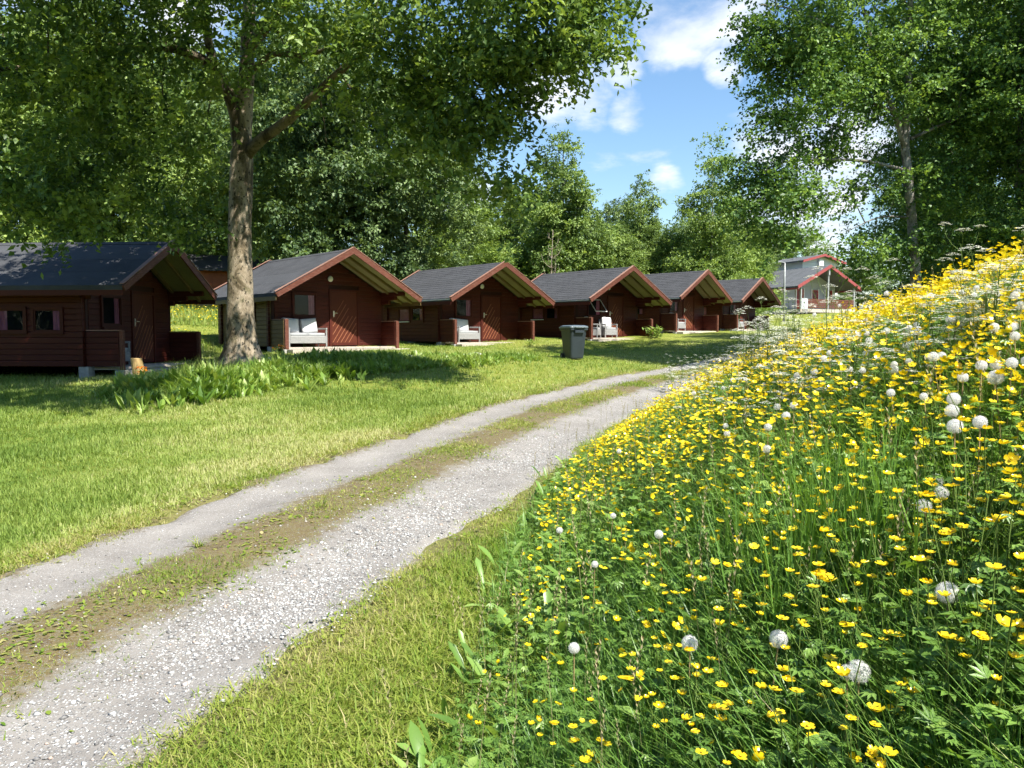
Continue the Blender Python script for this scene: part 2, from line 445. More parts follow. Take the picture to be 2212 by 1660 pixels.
# ------------------------------------------------------------------ terrain
CTRL = [(-1, 0, -1.56), (-3, 3, -1.53), (0, 3, -1.5), (-4, 5, -1.48), (-.6, 5, -1.5), (0, 7, -1.46), (-2.8, 6.6, -1.42), (-2.2, 8.9, -1.37),
        (1.2, 10.5, -1.38), (-.8, 12.7, -1.22), (3.2, 15.5, -1.22), (.94, 16.7, -1.06), (4.9, 23.7, -.84), (1.92, 24, -.67), (5.8, 20, -1.03),
        (-8, 12, -1.18), (-5, 9.5, -1.33), (-9, 17.3, -.93), (-9.5, 20, -.86), (-7, 19.4, -.66), (-14, 19, -.86), (-3, 21, -.60), (-.5, 22.5, -.58),
        (-5.1, 24.6, -.44), (-8.5, 25, -.45), (-8, 29, -.36), (-.26, 30.2, -.30), (5.4, 34, -.12), (10.2, 40, .25), (15.3, 47, .42), (8.5, 30, -.5),
        (27, 60, 1.4), (31, 75, 2.5), (-10.4, 24, -.52), (-12, 29, .25), (-16.5, 40, 1.75), (0, 45, .6), (-5, 40, .8), (10, 62, 1.4), (-30, 60, 3),
        (30, 110, 3.5), (0, 120, 4), (90, 110, 4.5), (-90, 110, 5), (-40, 20, .2), (-60, -5, -1), (40, 0, 0), (60, 40, 2), (0, -45, -2.2), (13, 25, -.35),
        (200, 200, 6), (-200, 200, 6), (0, 260, 6), (200, -60, 0), (-200, -60, -1), (20, 20, 0), (10, 8, -.9), (8, 3, -1.1)]
_c = np.array(CTRL, dtype=float)
def _phi(r2): return 0.5 * r2 * np.log(r2 + 1e-9)
_n = len(_c)
_A = np.zeros((_n + 3, _n + 3))
_d2 = ((_c[:, None, :2] - _c[None, :, :2]) ** 2).sum(-1)
_A[:_n, :_n] = _phi(_d2) + np.eye(_n) * 0.6
_A[:_n, _n] = 1; _A[:_n, _n + 1:] = _c[:, :2]; _A[_n, :_n] = 1; _A[_n + 1:, :_n] = _c[:, :2].T
_w = np.linalg.solve(_A, np.concatenate([_c[:, 2], np.zeros(3)]))

def smoothI(xs, ps):
    """smooth interpolation of a table"""
    a = np.array([p[0] for p in ps], float); b = np.array([p[1] for p in ps], float)
    xs = np.asarray(xs, float)
    m = np.gradient(b, a)
    i = np.clip(np.searchsorted(a, xs) - 1, 0, len(a) - 2)
    h = a[i + 1] - a[i]; t = np.clip((xs - a[i]) / h, -0.6, 1.6)
    h00 = 2 * t ** 3 - 3 * t ** 2 + 1; h10 = t ** 3 - 2 * t ** 2 + t; h01 = -2 * t ** 3 + 3 * t ** 2; h11 = t ** 3 - t ** 2
    return h00 * b[i] + h10 * h * m[i] + h01 * b[i + 1] + h11 * h * m[i + 1]

FOOT = [(-6, -.6), (-3, -.42), (1, -.28), (2.5, -.16), (3.5, -.08), (5.4, .08), (8.4, .62), (10.5, 1.42), (12, 2.05), (15.5, 3.65), (20, 6.3), (24, 8.8), (31, 13.8), (40, 21)]
SLOPE = [(-6, .66), (1, .66), (4, .64), (8, .47), (12, .34), (20, .2), (30, .08), (40, 0)]
XL = [(-6, -6.4), (0, -4.6), (3, -3.78), (4.9, -3.25), (6.6, -2.8), (8.9, -2.16), (12.7, -.8), (16.7, .94), (23.7, 4.9), (30, 9.3), (38, 15.5), (50, 25)]
XR = [(-6, -4.3), (0, -2.15), (2.8, -1.24), (5, -.62), (6.9, .02), (10.5, 1.22), (15.5, 3.3), (20, 5.8), (24, 8.3), (30, 12.6), (38, 19), (50, 29)]
def foot(y): return smoothI(y, FOOT)
def bank_s(x, y):
    ang = np.interp(y, [0, 8, 16, 30], [1.0, .96, .88, .8])
    return (x - foot(np.clip(y, -6, 40))) * ang
def ground(x, y):
    x = np.asarray(x, float); y = np.asarray(y, float)
    sh = np.broadcast(x, y).shape
    xf = np.broadcast_to(x, sh).ravel(); yf = np.broadcast_to(y, sh).ravel()
    z = np.empty(xf.size)
    for k in range(0, xf.size, 20000):
        a, b = xf[k:k + 20000], yf[k:k + 20000]
        d2 = (a[:, None] - _c[None, :, 0]) ** 2 + (b[:, None] - _c[None, :, 1]) ** 2
        z[k:k + 20000] = _phi(d2) @ _w[:_n] + _w[_n] + _w[_n + 1] * a + _w[_n + 2] * b
    s = bank_s(xf, yf)
    sp = np.where(s > 0, s * s / (np.abs(s) + .22), 0)
    k = np.interp(yf, [p[0] for p in SLOPE], [p[1] for p in SLOPE])
    far = np.clip(1 - (sp - 8) / 20, 0, 1)
    z = z + k * 3.5 * np.tanh(sp / 3.2) * far
    z += 0.012 * np.sin(xf * 2.1 + .3 * yf) * np.sin(yf * 1.7) + 0.02 * np.sin(xf * .7 + 1) * np.sin(yf * .63)
    return (z + EYE).reshape(sh)
def gz(x, y): return float(ground(x, y))
def on_ground(px, py, h=0.0, d0=1.0, d1=90.0):
    """first point along a sight line that is h above the ground"""
    ds = np.geomspace(d0, d1, 600)
    r = ray(px, py)
    xs, zs = r.x * ds / r.y, EYE + r.z * ds / r.y
    g = ground(xs, ds) + h
    i = np.argmax(zs < g)
    if not (zs < g).any(): i = int(np.argmin(zs - g))
    return Vector((xs[i], ds[i], zs[i]))

def axis(lo, hi, fine0, fine1, step, grow=1.12):
    a = list(np.arange(fine0, fine1 + 1e-6, step))
    s, v = step, a[-1]
    while v < hi: s *= grow; v += s; a.append(v)
    s, v = step, a[0]; pre = []
    while v > lo: s *= grow; v -= s; pre.append(v)
    return np.array(pre[::-1] + a)
def grid_mesh(name, X, Y, Z, attrs=None):
    ny, nx = Z.shape
    V = np.stack([X, Y, Z], -1).reshape(-1, 3)
    idx = np.arange(ny * nx).reshape(ny, nx)
    F = np.stack([idx[:-1, :-1], idx[:-1, 1:], idx[1:, 1:], idx[1:, :-1]], -1).reshape(-1, 4)
    return np_mesh(name, V, F, smooth=True, attrs=attrs)

def lawn_mat():
    M = Mat('lawn_turf')
    v = M.coord('Object')
    a = M.noise(v, 0.55, 5, 0.6)
    b = M.noise(v, 5.0, 6, 0.7)
    f = M.noise(v, 55, 4, 0.75)
    c = M.ramp(a, [(0.32, (0.125, 0.165, 0.024)), (0.5, (0.18, 0.215, 0.032)), (0.7, (0.235, 0.25, 0.05))])
    c = M.mix(M.ramp(b, [(0.45, 0.0), (0.75, 0.6)]), c, (0.24, 0.235, 0.065))
    c = M.mix(1.0, c, M.ramp(f, [(0.28, 0.38), (0.5, 0.95), (0.75, 1.5)]), 'MULTIPLY')
    # under the tall meadow the soil is bare and dark brown-green
    c = M.mix(M.attr('meadow'), c, M.mix(M.ramp(b, [(0.3, 0.0), (0.7, 1.0)]), (0.03, 0.045, 0.012), (0.075, 0.095, 0.026)))
    # worn earth along the track
    n = M.noise(v, 9, 5, 0.7)
    w = M.math('MULTIPLY', M.attr('worn'), M.ramp(n, [(0.3, 0.2), (0.6, 1.0)]))
    c = M.mix(w, c, (0.19, 0.15, 0.085))
    M.color(c).set(0.85, 0.15)
    M.bump(f, 0.8, 0.03)
    return M.m
MT['lawn'] = lawn_mat()

def build_ground():
    xs = axis(-260, 260, -14, 14, 0.25); ys = axis(-60, 300, -2, 34, 0.25)
    X, Y = np.meshgrid(xs, ys)
    Z = ground(X, Y)
    s = bank_s(X, Y)
    md = np.clip((s + .05) / .35, 0, 1) * np.clip((24 - Y) / 6, 0, 1) * np.clip((14 - s) / 4, 0, 1)
    xl, xr = smoothI(Y, XL), smoothI(Y, XR)
    worn = np.clip(1 - np.minimum(np.abs(X - xl), np.abs(X - xr)) / .45, 0, 1) * (Y < 40)
    # sink the turf under the road so that the gravel sheet lies on its own bed
    inside = np.clip(np.minimum(X - xl, xr - X) / .25, 0, 1) * (Y < 48) * (Y > -5.5)
    Z = Z - 0.05 * inside
    o = link('ground', grid_mesh('ground', X, Y, Z, {'meadow': md.ravel(), 'worn': worn.ravel()}), MT['lawn'])
    tag(o, 'mown green lawn and rising ground under cabins and trees', 'ground', kind='structure')
build_ground()

def road_mat():
    M = Mat('gravel_track')
    v = M.coord('Object')
    u = M.attr('across'); 
    wob = M.noise(v, 1.3, 5, 0.65)
    fine = M.noise(v, 12, 5, 0.75)
    uu = M.math('ADD', u, M.math('MULTIPLY', M.math('SUBTRACT', wob, 0.5), 0.16))
    uu = M.math('ADD', uu, M.math('MULTIPLY', M.math('SUBTRACT', fine, 0.5), 0.2))
    strip = M.ramp(uu, [(0.0, 1.0), (0.05, 0.85), (0.10, 0.0), (0.31, 0.0), (0.38, 1.0), (0.58, 1.0), (0.655, 0.0), (0.97, 0.0), (1.0, 0.6)])
    # gravel: dust, and stones of two sizes
    g = M.noise(v, 2.2, 5, 0.6)
    dust = M.ramp(g, [(0.3, (0.17, 0.155, 0.138)), (0.7, (0.25, 0.232, 0.21))])
    v1 = M.voro(v, 66, 'F1', 'Distance'); c1 = M.voro(v, 66, 'F1', 'Color')
    v2 = M.voro(v, 140, 'F1', 'Distance'); c2 = M.voro(v, 140, 'F1', 'Color')
    s1 = M.N.new('ShaderNodeSeparateColor'); M.L.new(c1, s1.inputs[0])
    s2 = M.N.new('ShaderNodeSeparateColor'); M.L.new(c2, s2.inputs[0])
    right = M.ramp(u, [(0.6, 0.30), (0.74, 1.0)])       # the right wheel track carries more loose stone
    lanes = M.noise(M.coord('Object', (1, 1, 1)), 0.9, 4)
    k1 = M.math('MULTIPLY', M.ramp(s1.outputs[0], [(0.42, 0.0), (0.46, 1.0)]), M.ramp(v1, [(0.34, 1.0), (0.46, 0.0)]))
    k1 = M.math('MULTIPLY', k1, M.math('MULTIPLY', right, M.ramp(lanes, [(0.3, 0.35), (0.55, 1.0)])))
    st1 = M.ramp(s1.outputs[1], [(0.0, (0.16, 0.155, 0.15)), (0.35, (0.32, 0.31, 0.30)), (0.7, (0.47, 0.47, 0.455)), (1.0, (0.68, 0.675, 0.65))])
    k2 = M.math('MULTIPLY', M.ramp(s2.outputs[0], [(0.45, 0.0), (0.5, 1.0)]), M.ramp(v2, [(0.32, 1.0), (0.46, 0.0)]))
    k2 = M.math('MULTIPLY', k2, M.ramp(lanes, [(0.25, 0.45), (0.6, 1.0)]))
    st2 = M.ramp(s2.outputs[1], [(0.0, (0.14, 0.135, 0.13)), (0.4, (0.30, 0.295, 0.28)), (1.0, (0.6, 0.59, 0.57))])
    c = M.mix(k2, dust, st2)
    c = M.mix(k1, c, st1)
    # grown-over strip: brown soil, dry moss, thin turf
    m = M.noise(v, 11, 8, 0.8)
    soil = M.ramp(m, [(0.32, (0.035, 0.026, 0.013)), (0.44, (0.095, 0.066, 0.028)), (0.53, (0.125, 0.10, 0.036)), (0.60, (0.085, 0.08, 0.025)), (0.70, (0.2, 0.17, 0.12))])
    soil = M.mix(M.ramp(M.noise(v, 60, 3, 0.7), [(0.4, 0.0), (0.7, 0.55)]), soil, (0.2, 0.165, 0.095))
    soil = M.mix(M.math('MULTIPLY', k2, 0.6), soil, st2)
    c = M.mix(strip, c, soil)
    M.color(c).set(0.9, 0.2)
    h = M.math('ADD', M.math('MULTIPLY', k1, M.math('SUBTRACT', 0.5, v1)), M.math('MULTIPLY', k2, M.math('SUBTRACT', 0.25, v2)))
    h = M.math('ADD', h, M.math('MULTIPLY', fine, 0.3))
    M.bump(h, 0.9, 0.02)
    return M.m
MT['road'] = road_mat()

def road_profile(u):
    """height of the track across its width: two worn ruts and a low crown"""
    return .022 - .035 * np.exp(-((u - .2) / .1) ** 2) - .035 * np.exp(-((u - .8) / .11) ** 2) + .02 * np.exp(-((u - .48) / .12) ** 2)
def build_road():
    ys = axis(-5, 48, 1.5, 16, 0.12, 1.06); us = np.linspace(-.1, 1.1, 41)
    U, Y = np.meshgrid(us, ys)
    xl, xr = smoothI(Y, XL), smoothI(Y, XR)
    X = xl + (xr - xl) * U
    edge = np.minimum(U, 1 - U)
    wob = .03 * np.sin(Y * 3.1 + U * 9) + .025 * np.sin(Y * 7.3 + 1.3 + U * 4) + .02 * np.sin(Y * 1.3)
    Z = ground(X, Y) + road_profile(U) - .005 - np.clip((.055 - edge + wob) * 1.2, 0, .5) 
    o = link('gravel_road', grid_mesh('gravel_road', X, Y, Z, {'across': U.ravel()}), MT['road'])
    tag(o, 'two-rut gravel track with a brown grown-over strip between the ruts', 'road', kind='structure')
build_road()

# ------------------------------------------------------------------ scattering helpers
def rotz(a):
    c, s = np.cos(a), np.sin(a); z = np.zeros_like(a); o = np.ones_like(a)
    return np.stack([np.stack([c, -s, z], -1), np.stack([s, c, z], -1), np.stack([z, z, o], -1)], -2)
def rotx(a):
    c, s = np.cos(a), np.sin(a); z = np.zeros_like(a); o = np.ones_like(a)
    return np.stack([np.stack([o, z, z], -1), np.stack([z, c, -s], -1), np.stack([z, s, c], -1)], -2)
def scatter(templates, pos, Rm, S, tint, tjit=0.15):
    """templates: list of (verts, tris, tint or None); returns V, F, T of all copies in one"""
    n = len(pos); pick = rng.integers(0, len(templates), n)
    Vs, Fs, Ts, b = [], [], [], 0
    for k, t in enumerate(templates):
        tv, tf = np.asarray(t[0], float), np.asarray(t[1], int)
        i = np.where(pick == k)[0]
        if len(i) == 0: continue
        s = S[i] if S.ndim > 1 else S[i][:, None]
        v = np.einsum('nij,nkj->nki', Rm[i], tv[None] * s[:, None, :]) + pos[i][:, None, :]
        m = len(tv)
        tt = np.repeat(tint[i], m).reshape(len(i), m)
        if len(t) > 2 and t[2] is not None: tt = tt + (t[2][None] - .5) * tjit * 2
        Vs.append(v.reshape(-1, 3)); Ts.append(np.clip(tt, 0, 1).ravel())
        Fs.append((tf[None] + (np.arange(len(i)) * m)[:, None, None]).reshape(-1, tf.shape[1]) + b)
        b += len(i) * m
    return np.concatenate(Vs), np.concatenate(Fs), np.concatenate(Ts)
def merge(parts):
    V, F, T, b = [], [], [], 0
    for v, f, t in parts:
        V.append(v); F.append(f + b); T.append(t); b += len(v)
    return np.concatenate(V), np.concatenate(F), np.concatenate(T)

def blade(h, w, bend, yaw, seg=3, lean=0.0, fold=0.0):
    """one grass blade as triangles, root at origin"""
    vs, fs = [], []
    for i in range(seg):
        t = i / seg
        r = lean * t * h + bend * t * t * h; z = h * (t - .35 * abs(bend) * t * t)
        ww = w * (1 - t * .75)
        vs += [(-ww / 2, r, z), (ww / 2, r, z)]
    vs.append((0, lean * h + bend * h, h * (1 - .35 * abs(bend))))
    for i in range(seg - 1): a = 2 * i; fs += [(a, a + 1, a + 3), (a, a + 3, a + 2)]
    a = 2 * (seg - 1); fs.append((a, a + 1, a + 2))
    v = np.array(vs); c, s = math.cos(yaw), math.sin(yaw)
    v = np.stack([v[:, 0] * c - v[:, 1] * s, v[:, 0] * s + v[:, 1] * c, v[:, 2]], -1)
    return v, np.array(fs)
def tuft(n, h, w, spread, seg=1, bend=(.1, .9), hv=.5):
    V, F, T, b = [], [], [], 0
    for _ in range(n):
        yaw = rng.uniform(0, 6.283); hh = h * rng.uniform(1 - hv, 1 + hv * .4)
        v, f = blade(hh, w * rng.uniform(.7, 1.3), rng.uniform(*bend), yaw, seg)
        v[:, 0] += rng.normal(0, spread); v[:, 1] += rng.normal(0, spread)
        V.append(v); F.append(f + b); T.append(np.full(len(v), rng.uniform(0, 1))); b += len(v)
    return np.concatenate(V), np.concatenate(F), np.concatenate(T)
def leaf_tpl(l, w, fold=.25, droop=.2, rows=3, shape=None):
    """a lance-shaped leaf along +Y, folded on its midrib"""
    vs, fs = [(0, 0, 0)], []
    shape = shape or [math.sin(math.pi * (i + 1) / (rows + 1)) ** .8 for i in range(rows)]
    for i in range(rows):
        t = (i + 1) / (rows + 1); ww = w / 2 * shape[i]; z = -droop * l * t * t
        vs += [(-ww, l * t, z + fold * ww), (0, l * t, z), (ww, l * t, z + fold * ww)]
    vs.append((0, l, -droop * l)); e = len(vs) - 1
    fs += [(0, 2, 1), (0, 3, 2)]
    for i in range(rows - 1):
        a = 1 + 3 * i; b = a + 3
        fs += [(a, a + 1, b + 1), (a, b + 1, b), (a + 1, a + 2, b + 2), (a + 1, b + 2, b + 1)]
    a = 1 + 3 * (rows - 1); fs += [(a, a + 1, e), (a + 1, a + 2, e)]
    return np.array(vs, float), np.array(fs)
def quadleaf(l, w, fold=.3):
    return np.array([(0, 0, 0), (-w / 2, l * .45, fold * w / 2), (0, l, 0), (w / 2, l * .45, fold * w / 2)]), np.array([(0, 2, 1), (0, 3, 2)])
def sample_strip(n, y0, y1, xa, xb, power):
    """random x, y between two edge curves, thinning with distance as y**-power (per area)"""
    u = rng.uniform(0, 1, n * 3)
    yy = (y0 ** (1 - power) + u * (y1 ** (1 - power) - y0 ** (1 - power))) ** (1 / (1 - power)) if abs(power - 1) > 1e-6 else y0 * (y1 / y0) ** u
    a, b = xa(yy), xb(yy)
    w = np.clip(b - a, 0, None)
    keep = rng.uniform(0, 1, len(yy)) < w / max(w.max(), 1e-6)
    yy, a, w = yy[keep][:n], a[keep][:n], w[keep][:n]
    return a + rng.uniform(0, 1, len(yy)) * w, yy
def vnoise(x, y, sc, seed=0):
    """cheap smooth 2-D noise 0..1"""
    r = np.zeros_like(x)
    g = np.random.default_rng(seed)
    for k in range(6):
        a = g.uniform(0, 6.283); f = sc * g.uniform(.6, 1.7); p = g.uniform(0, 6.283)
        r += np.sin((x * math.cos(a) + y * math.sin(a)) * f + p)
    return np.clip(.5 + r / 7, 0, 1)

# ------------------------------------------------------------------ cabins
_bc = {}
def board_mesh(l, h, t):
    """board along +X from 0..l, height 0..h, outer face at y=-t with eased edges"""
    key = (round(l, 2), round(h, 3), round(t, 3))
    if key not in _bc:
        l, h, t = key
        m = MB(); e = min(.014, h * .18)
        prof = [(0, 0), (-t * .72, 0), (-t, e), (-t, h - e), (-t * .72, h), (0, h)]
        n = len(prof)
        vs = [(0, y, z) for y, z in prof] + [(l, y, z) for y, z in prof]
        m.add(vs, [tuple(range(n)), tuple(range(2 * n - 1, n - 1, -1))] + [(i, (i + 1) % n, (i + 1) % n + n, i + n) for i in range(n)])
        _bc[key] = m.mesh('board')
    return _bc[key]
def board(parent, l, h, t, loc, rz=0.0, mat=None, name='board'):
    me = board_mesh(l, h, t)
    m = mat or MT['wall']
    if len(me.materials) == 0: me.materials.append(m)
    o = link(name, me, None, parent, loc, (random.uniform(-.004, .004), 0, rz))
    if me.materials[0] != m:
        o.material_slots[0].link = 'OBJECT'; o.material_slots[0].material = m
    return o
def rows(z0, z1, step):
    z = z0
    while z < z1 - .03:
        yield z, min(step, z1 - z) - .004
        z += step
def cut(a, b, holes, z, h):
    """intervals of a..b left free by holes (x0,x1,z0,z1) for a board at z..z+h"""
    iv = [(a, b)]
    for x0, x1, y0, y1 in holes:
        if z + h <= y0 or z >= y1: continue
        nv = []
        for p, q in iv:
            if x1 <= p or x0 >= q: nv.append((p, q)); continue
            if x0 > p: nv.append((p, x0))
            if x1 < q: nv.append((x1, q))
        iv = nv
    return [(p, q) for p, q in iv if q - p > .05]

def window(parent, w, h, loc, rz=0.0, curtain='right', frame='wall', sill=False, open_sash=False, name='window'):
    """a window in local X-Z, outer side towards -Y, origin at the lower left of the opening"""
    f = MB(); b = .06
    f.box(-b, w + b, -.075, .0, -b, 0); f.box(-b, w + b, -.075, .0, h, h + b); f.box(-b, 0, -.073, .0, 0, h); f.box(w, w + b, -.073, .0, 0, h)
    fo = f.build(name, MT[frame], parent, loc, (0, 0, rz))
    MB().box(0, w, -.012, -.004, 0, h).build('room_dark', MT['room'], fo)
    if curtain:
        m = MB(); n = 14
        cw = w * (.3 if curtain in ('left', 'right') else .96)
        x0 = w - cw - .01 if curtain == 'right' else .02
        top, bot = [], []
        for i in range(n + 1):
            t = i / n; x = x0 + cw * t; y = -.026 + .008 * math.sin(t * 15)
            xb = x + (.03 * w * math.sin(t * 3) if curtain != 'full' else 0)
            top.append((x, y, h - .01)); bot.append((xb, y - .003, .02))
        vs = top + bot
        m.add(vs, [(i, i + 1, n + 1 + i + 1, n + 1 + i) for i in range(n)])
        m.build('curtain', MT['curtain'], fo, smooth=True)
    s = MB(); e = .035
    s.box(0, w, -.056, -.036, 0, e); s.box(0, w, -.056, -.036, h - e, h); s.box(0, e, -.055, -.037, e, h - e); s.box(w - e, w, -.055, -.037, e, h - e)
    rot = (R(-38), 0, 0) if open_sash else (0, 0, 0)
    sl = (0, -.05, h * .98) if open_sash else (0, 0, 0)
    if open_sash:
        s2 = MB(); 
        s2.box(0, w, -.02, 0, -h, -h + e); s2.box(0, w, -.02, 0, -e, 0); s2.box(0, e, -.019, -.001, -h + e, -e); s2.box(w - e, w, -.019, -.001, -h + e, -e)
        s2.build('sash', MT['white'], fo, sl, rot)
        MB().box(e, w - e, -.012, -.008, -h + e, -e).build('pane', MT['glass'], fo, sl, rot)
    else:
        s.build('sash', MT[frame], fo)
        MB().box(e, w - e, -.048, -.044, e, h - e).build('pane', MT['glass'], fo)
    if sill:
        MB().box(-.05, w + .05, -.13, -.076, -.035, -.005).build('sill', MT['white'], fo)
    return fo

def prism_slope(u0, z0, u1, z1, drop, y0, y1):
    return MB().prism([(u0, z0), (u0, z0 - drop), (u1, z1 - drop), (u1, z1)], y0, y1)

def make_cabin(label, loc, rear_az, hw=2.7, H=3.3, ze=1.76, L=5.7, wall_u=2.08, shingles=True, side_wall='wall', drip=True, open_window=False, porch='right', lift=.12, VF=.55, VD=1.45, wins=((2.5, 3.22), (3.42, 4.14))):
    root = empty('cabin', loc, -R(rear_az))
    tag(root, label, 'cabin', 'red-brown timber cabins in a row')
    VB = L - .35                                 # VF porch front, VD door wall, VB rear wall
    k = (H - ze) / hw                            # roof slope
    sl = math.atan(k)
    def zr(u): return H - k * abs(u)
    th = .10
    tw = zr(wall_u) - th - .02                   # side wall height
    z0 = lift
    # --- side walls
    for sgn in (-1, 1):
        u = sgn * wall_u
        m = MB().box(u - .05, u + .05, VD - .02, VB, z0, tw)
        w = m.build('side_wall', MT['wall_back'], root)
        tag(w, 'left side wall of horizontal boards' if sgn < 0 else 'right side wall of horizontal boards')
        rz = -math.pi / 2 if sgn < 0 else math.pi / 2
        holes = [(a, b, .95, 1.47) for a, b in wins] if sgn < 0 else []
        if sgn < 0:
            for z, h in rows(z0, tw, .137):
                for p, q in cut(VD, VB, holes, z, h):
                    board(w, q - p, h, .035, (u - .05, q, z), rz, MT[side_wall])
            # log ends where the door wall and a cross wall meet the side
            for v in (VD + .06, VB - .35):
                c = MB()
                for z, h in rows(z0, tw - .02, .137): c.box(u - .155, u - .085, v - .06, v + .06, z + .008, z + h)
                c.build('log_ends', MT['wall'], w)
        if sgn < 0:
            window(root, wins[0][1] - wins[0][0], .52, (u - .05, wins[0][1], .95), rz, 'right', 'wall', sill=False, name='window')
            window(root, wins[1][1] - wins[1][0], .52, (u - .05, wins[1][1], .95), rz, 'full' if drip else 'left', 'wall', sill=drip, name='window')
        # --- porch half wall and its end post
        pw = MB().box(u - .045, u + .045, VF, VD - .03, z0, .96).build('porch_wall', MT['wall_back'], root)
        for z, h in rows(z0, .96, .137):
            if sgn < 0:
                board(pw, VD - .03 - VF - .05, h, .03, (u - .045, VD - .03, z), -math.pi / 2, MT[side_wall])
                board(pw, VD - .03 - VF - .05, h, .02, (u + .045, VF + .05, z), math.pi / 2)
            else:
                board(pw, VD - .03 - VF - .05, h, .03, (u - .045, VD - .03, z), -math.pi / 2)
        MB().box(u - .06, u + .06, VF - .03, VF + .045, z0 - .08, .975).build('post', MT['barge'], pw, bevel=.006)
        MB().box(u - .07, u + .07, VF + .047, VD - .03, .962, .985).build('top_rail', MT['cap'], pw)
        # stepped log brackets that carry the eave
        for i, (v0, zz) in enumerate(((.14, 0), (.62, 1), (1.0, 2))):
            zt = tw - .137 * zz
            MB().box(u - .055, u + .055, v0, VD - .022, zt - .134, zt).build('bracket', MT['wall'], root, bevel=.006)
    # --- rear wall
    MB().prism([(-wall_u, z0), (wall_u, z0), (wall_u, tw), (0, zr(0) - th - .03), (-wall_u, tw)], VB - .05, VB + .05).build('rear_wall', MT['wall'], root)
    # --- door wall with boards cut round window and door
    zt0 = zr(0) - th - .03
    fw = MB().prism([(-wall_u + .051, z0), (wall_u - .051, z0), (wall_u - .051, tw), (0, zt0), (-wall_u + .051, tw)], VD, VD + .08).build('front_wall', MT['wall_back'], root)
    door = (.02, 1.02, z0, 1.95); win = (-1.36, -.58, 1.12, 1.82)
    for z, h in rows(z0, zt0 - .05, .137):
        lim = min(wall_u - .06, (zt0 - (z + h)) / k)
        if lim < .1: continue
        for p, q in cut(-lim, lim, [(door[0] - .09, door[1] + .09, door[2], door[3] + .09), (win[0] - .06, win[1] + .06, win[2] - .06, win[3] + .06)], z, h):
            board(fw, q - p, h, .03, (p, VD, z))
    window(root, win[1] - win[0], win[3] - win[2], (win[0], VD, win[2]), 0, 'right', 'wall', open_sash=open_window, name='window')
    MB().box(win[0] - .02, win[1] + .02, VD - .1, VD - .032, win[2] - .2, win[2] - .065).build('flower_shelf', MT['wall'], root)
    # door
    d = MB().box(door[0], door[1], VD - .03, VD - .003, door[2] + .02, door[3]).build('door', MT['door'], root)
    f = MB(); b = .08
    f.box(door[0] - b, door[0] - .004, VD - .06, VD - .003, door[2], door[3] + b); f.box(door[1] + .004, door[1] + b, VD - .06, VD - .003, door[2], door[3] + b); f.box(door[0] - .003, door[1] + .003, VD - .06, VD - .003, door[3] + .004, door[3] + b)
    f.build('frame', MT['wall'], d)
    dw = door[1] - door[0]
    for i in range(5):                            # slanting plank edges as strips, the sunlight on them painted pale
        zb = door[2] + .12 + .0; x0 = door[0] + .04 + i * .155; ln = min(door[1] - .04 - x0, .62) 
        if ln < .12: continue
        m = MB(); w2 = .011
        y0, y1 = VD - .044, VD - .031
        m.prism([(x0 - w2, zb), (x0 + w2, zb), (x0 + ln + w2, zb + ln * 1.45), (x0 + ln - w2, zb + ln * 1.45)], y0, y1)
        m.build('sunlit_edge', MT['sunlit_edge'], d)
    for i in range(3):
        zb = door[2] + .12 + .27 * (i + 1); x0 = door[0] + .04; ln = .62 - i * .1
        MB().prism([(x0 - .0, zb), (x0 + .02, zb), (x0 + ln + .02, zb + ln * 1.45), (x0 + ln, zb + ln * 1.45)], VD - .044, VD - .031).build('sunlit_edge', MT['sunlit_edge'], d)
    MB().box(door[0] + .03, door[1] - .03, VD - .043, VD - .031, door[2] + .03, door[2] + .11).build('kick_board', MT['wall'], d)
    hd = MB(); hd.box(door[0] + .07, door[0] + .12, VD - .042, VD - .0305, 1.1, 1.3); hd.tube([(door[0] + .095, VD - .04, 1.23), (door[0] + .095, VD - .085, 1.23), (door[0] + .2, VD - .09, 1.225)], .011, 6)
    hd.build('handle', MT['steel'], d)
    # round lamp over the door
    lm = MB(); prev = [(-.02, VD - .05)]
    n = 14
    rings = [(.05, -.03), (.055, -.045), (.09, -.05), (.098, -.08), (.08, -.11), (.04, -.13), (.0, -.135)]
    vs, fs = [], []
    for r_, y in rings:
        for j in range(n): vs.append((-.02 + r_ * math.cos(6.2832 * j / n), VD + y, 2.36 + r_ * math.sin(6.2832 * j / n)))
    for i in range(len(rings) - 1):
        for j in range(n): fs.append((i * n + j, i * n + (j + 1) % n, (i + 1) * n + (j + 1) % n, (i + 1) * n + j))
    lm.add(vs, fs); lm.build('lamp', MT['lamp'], root, smooth=True)
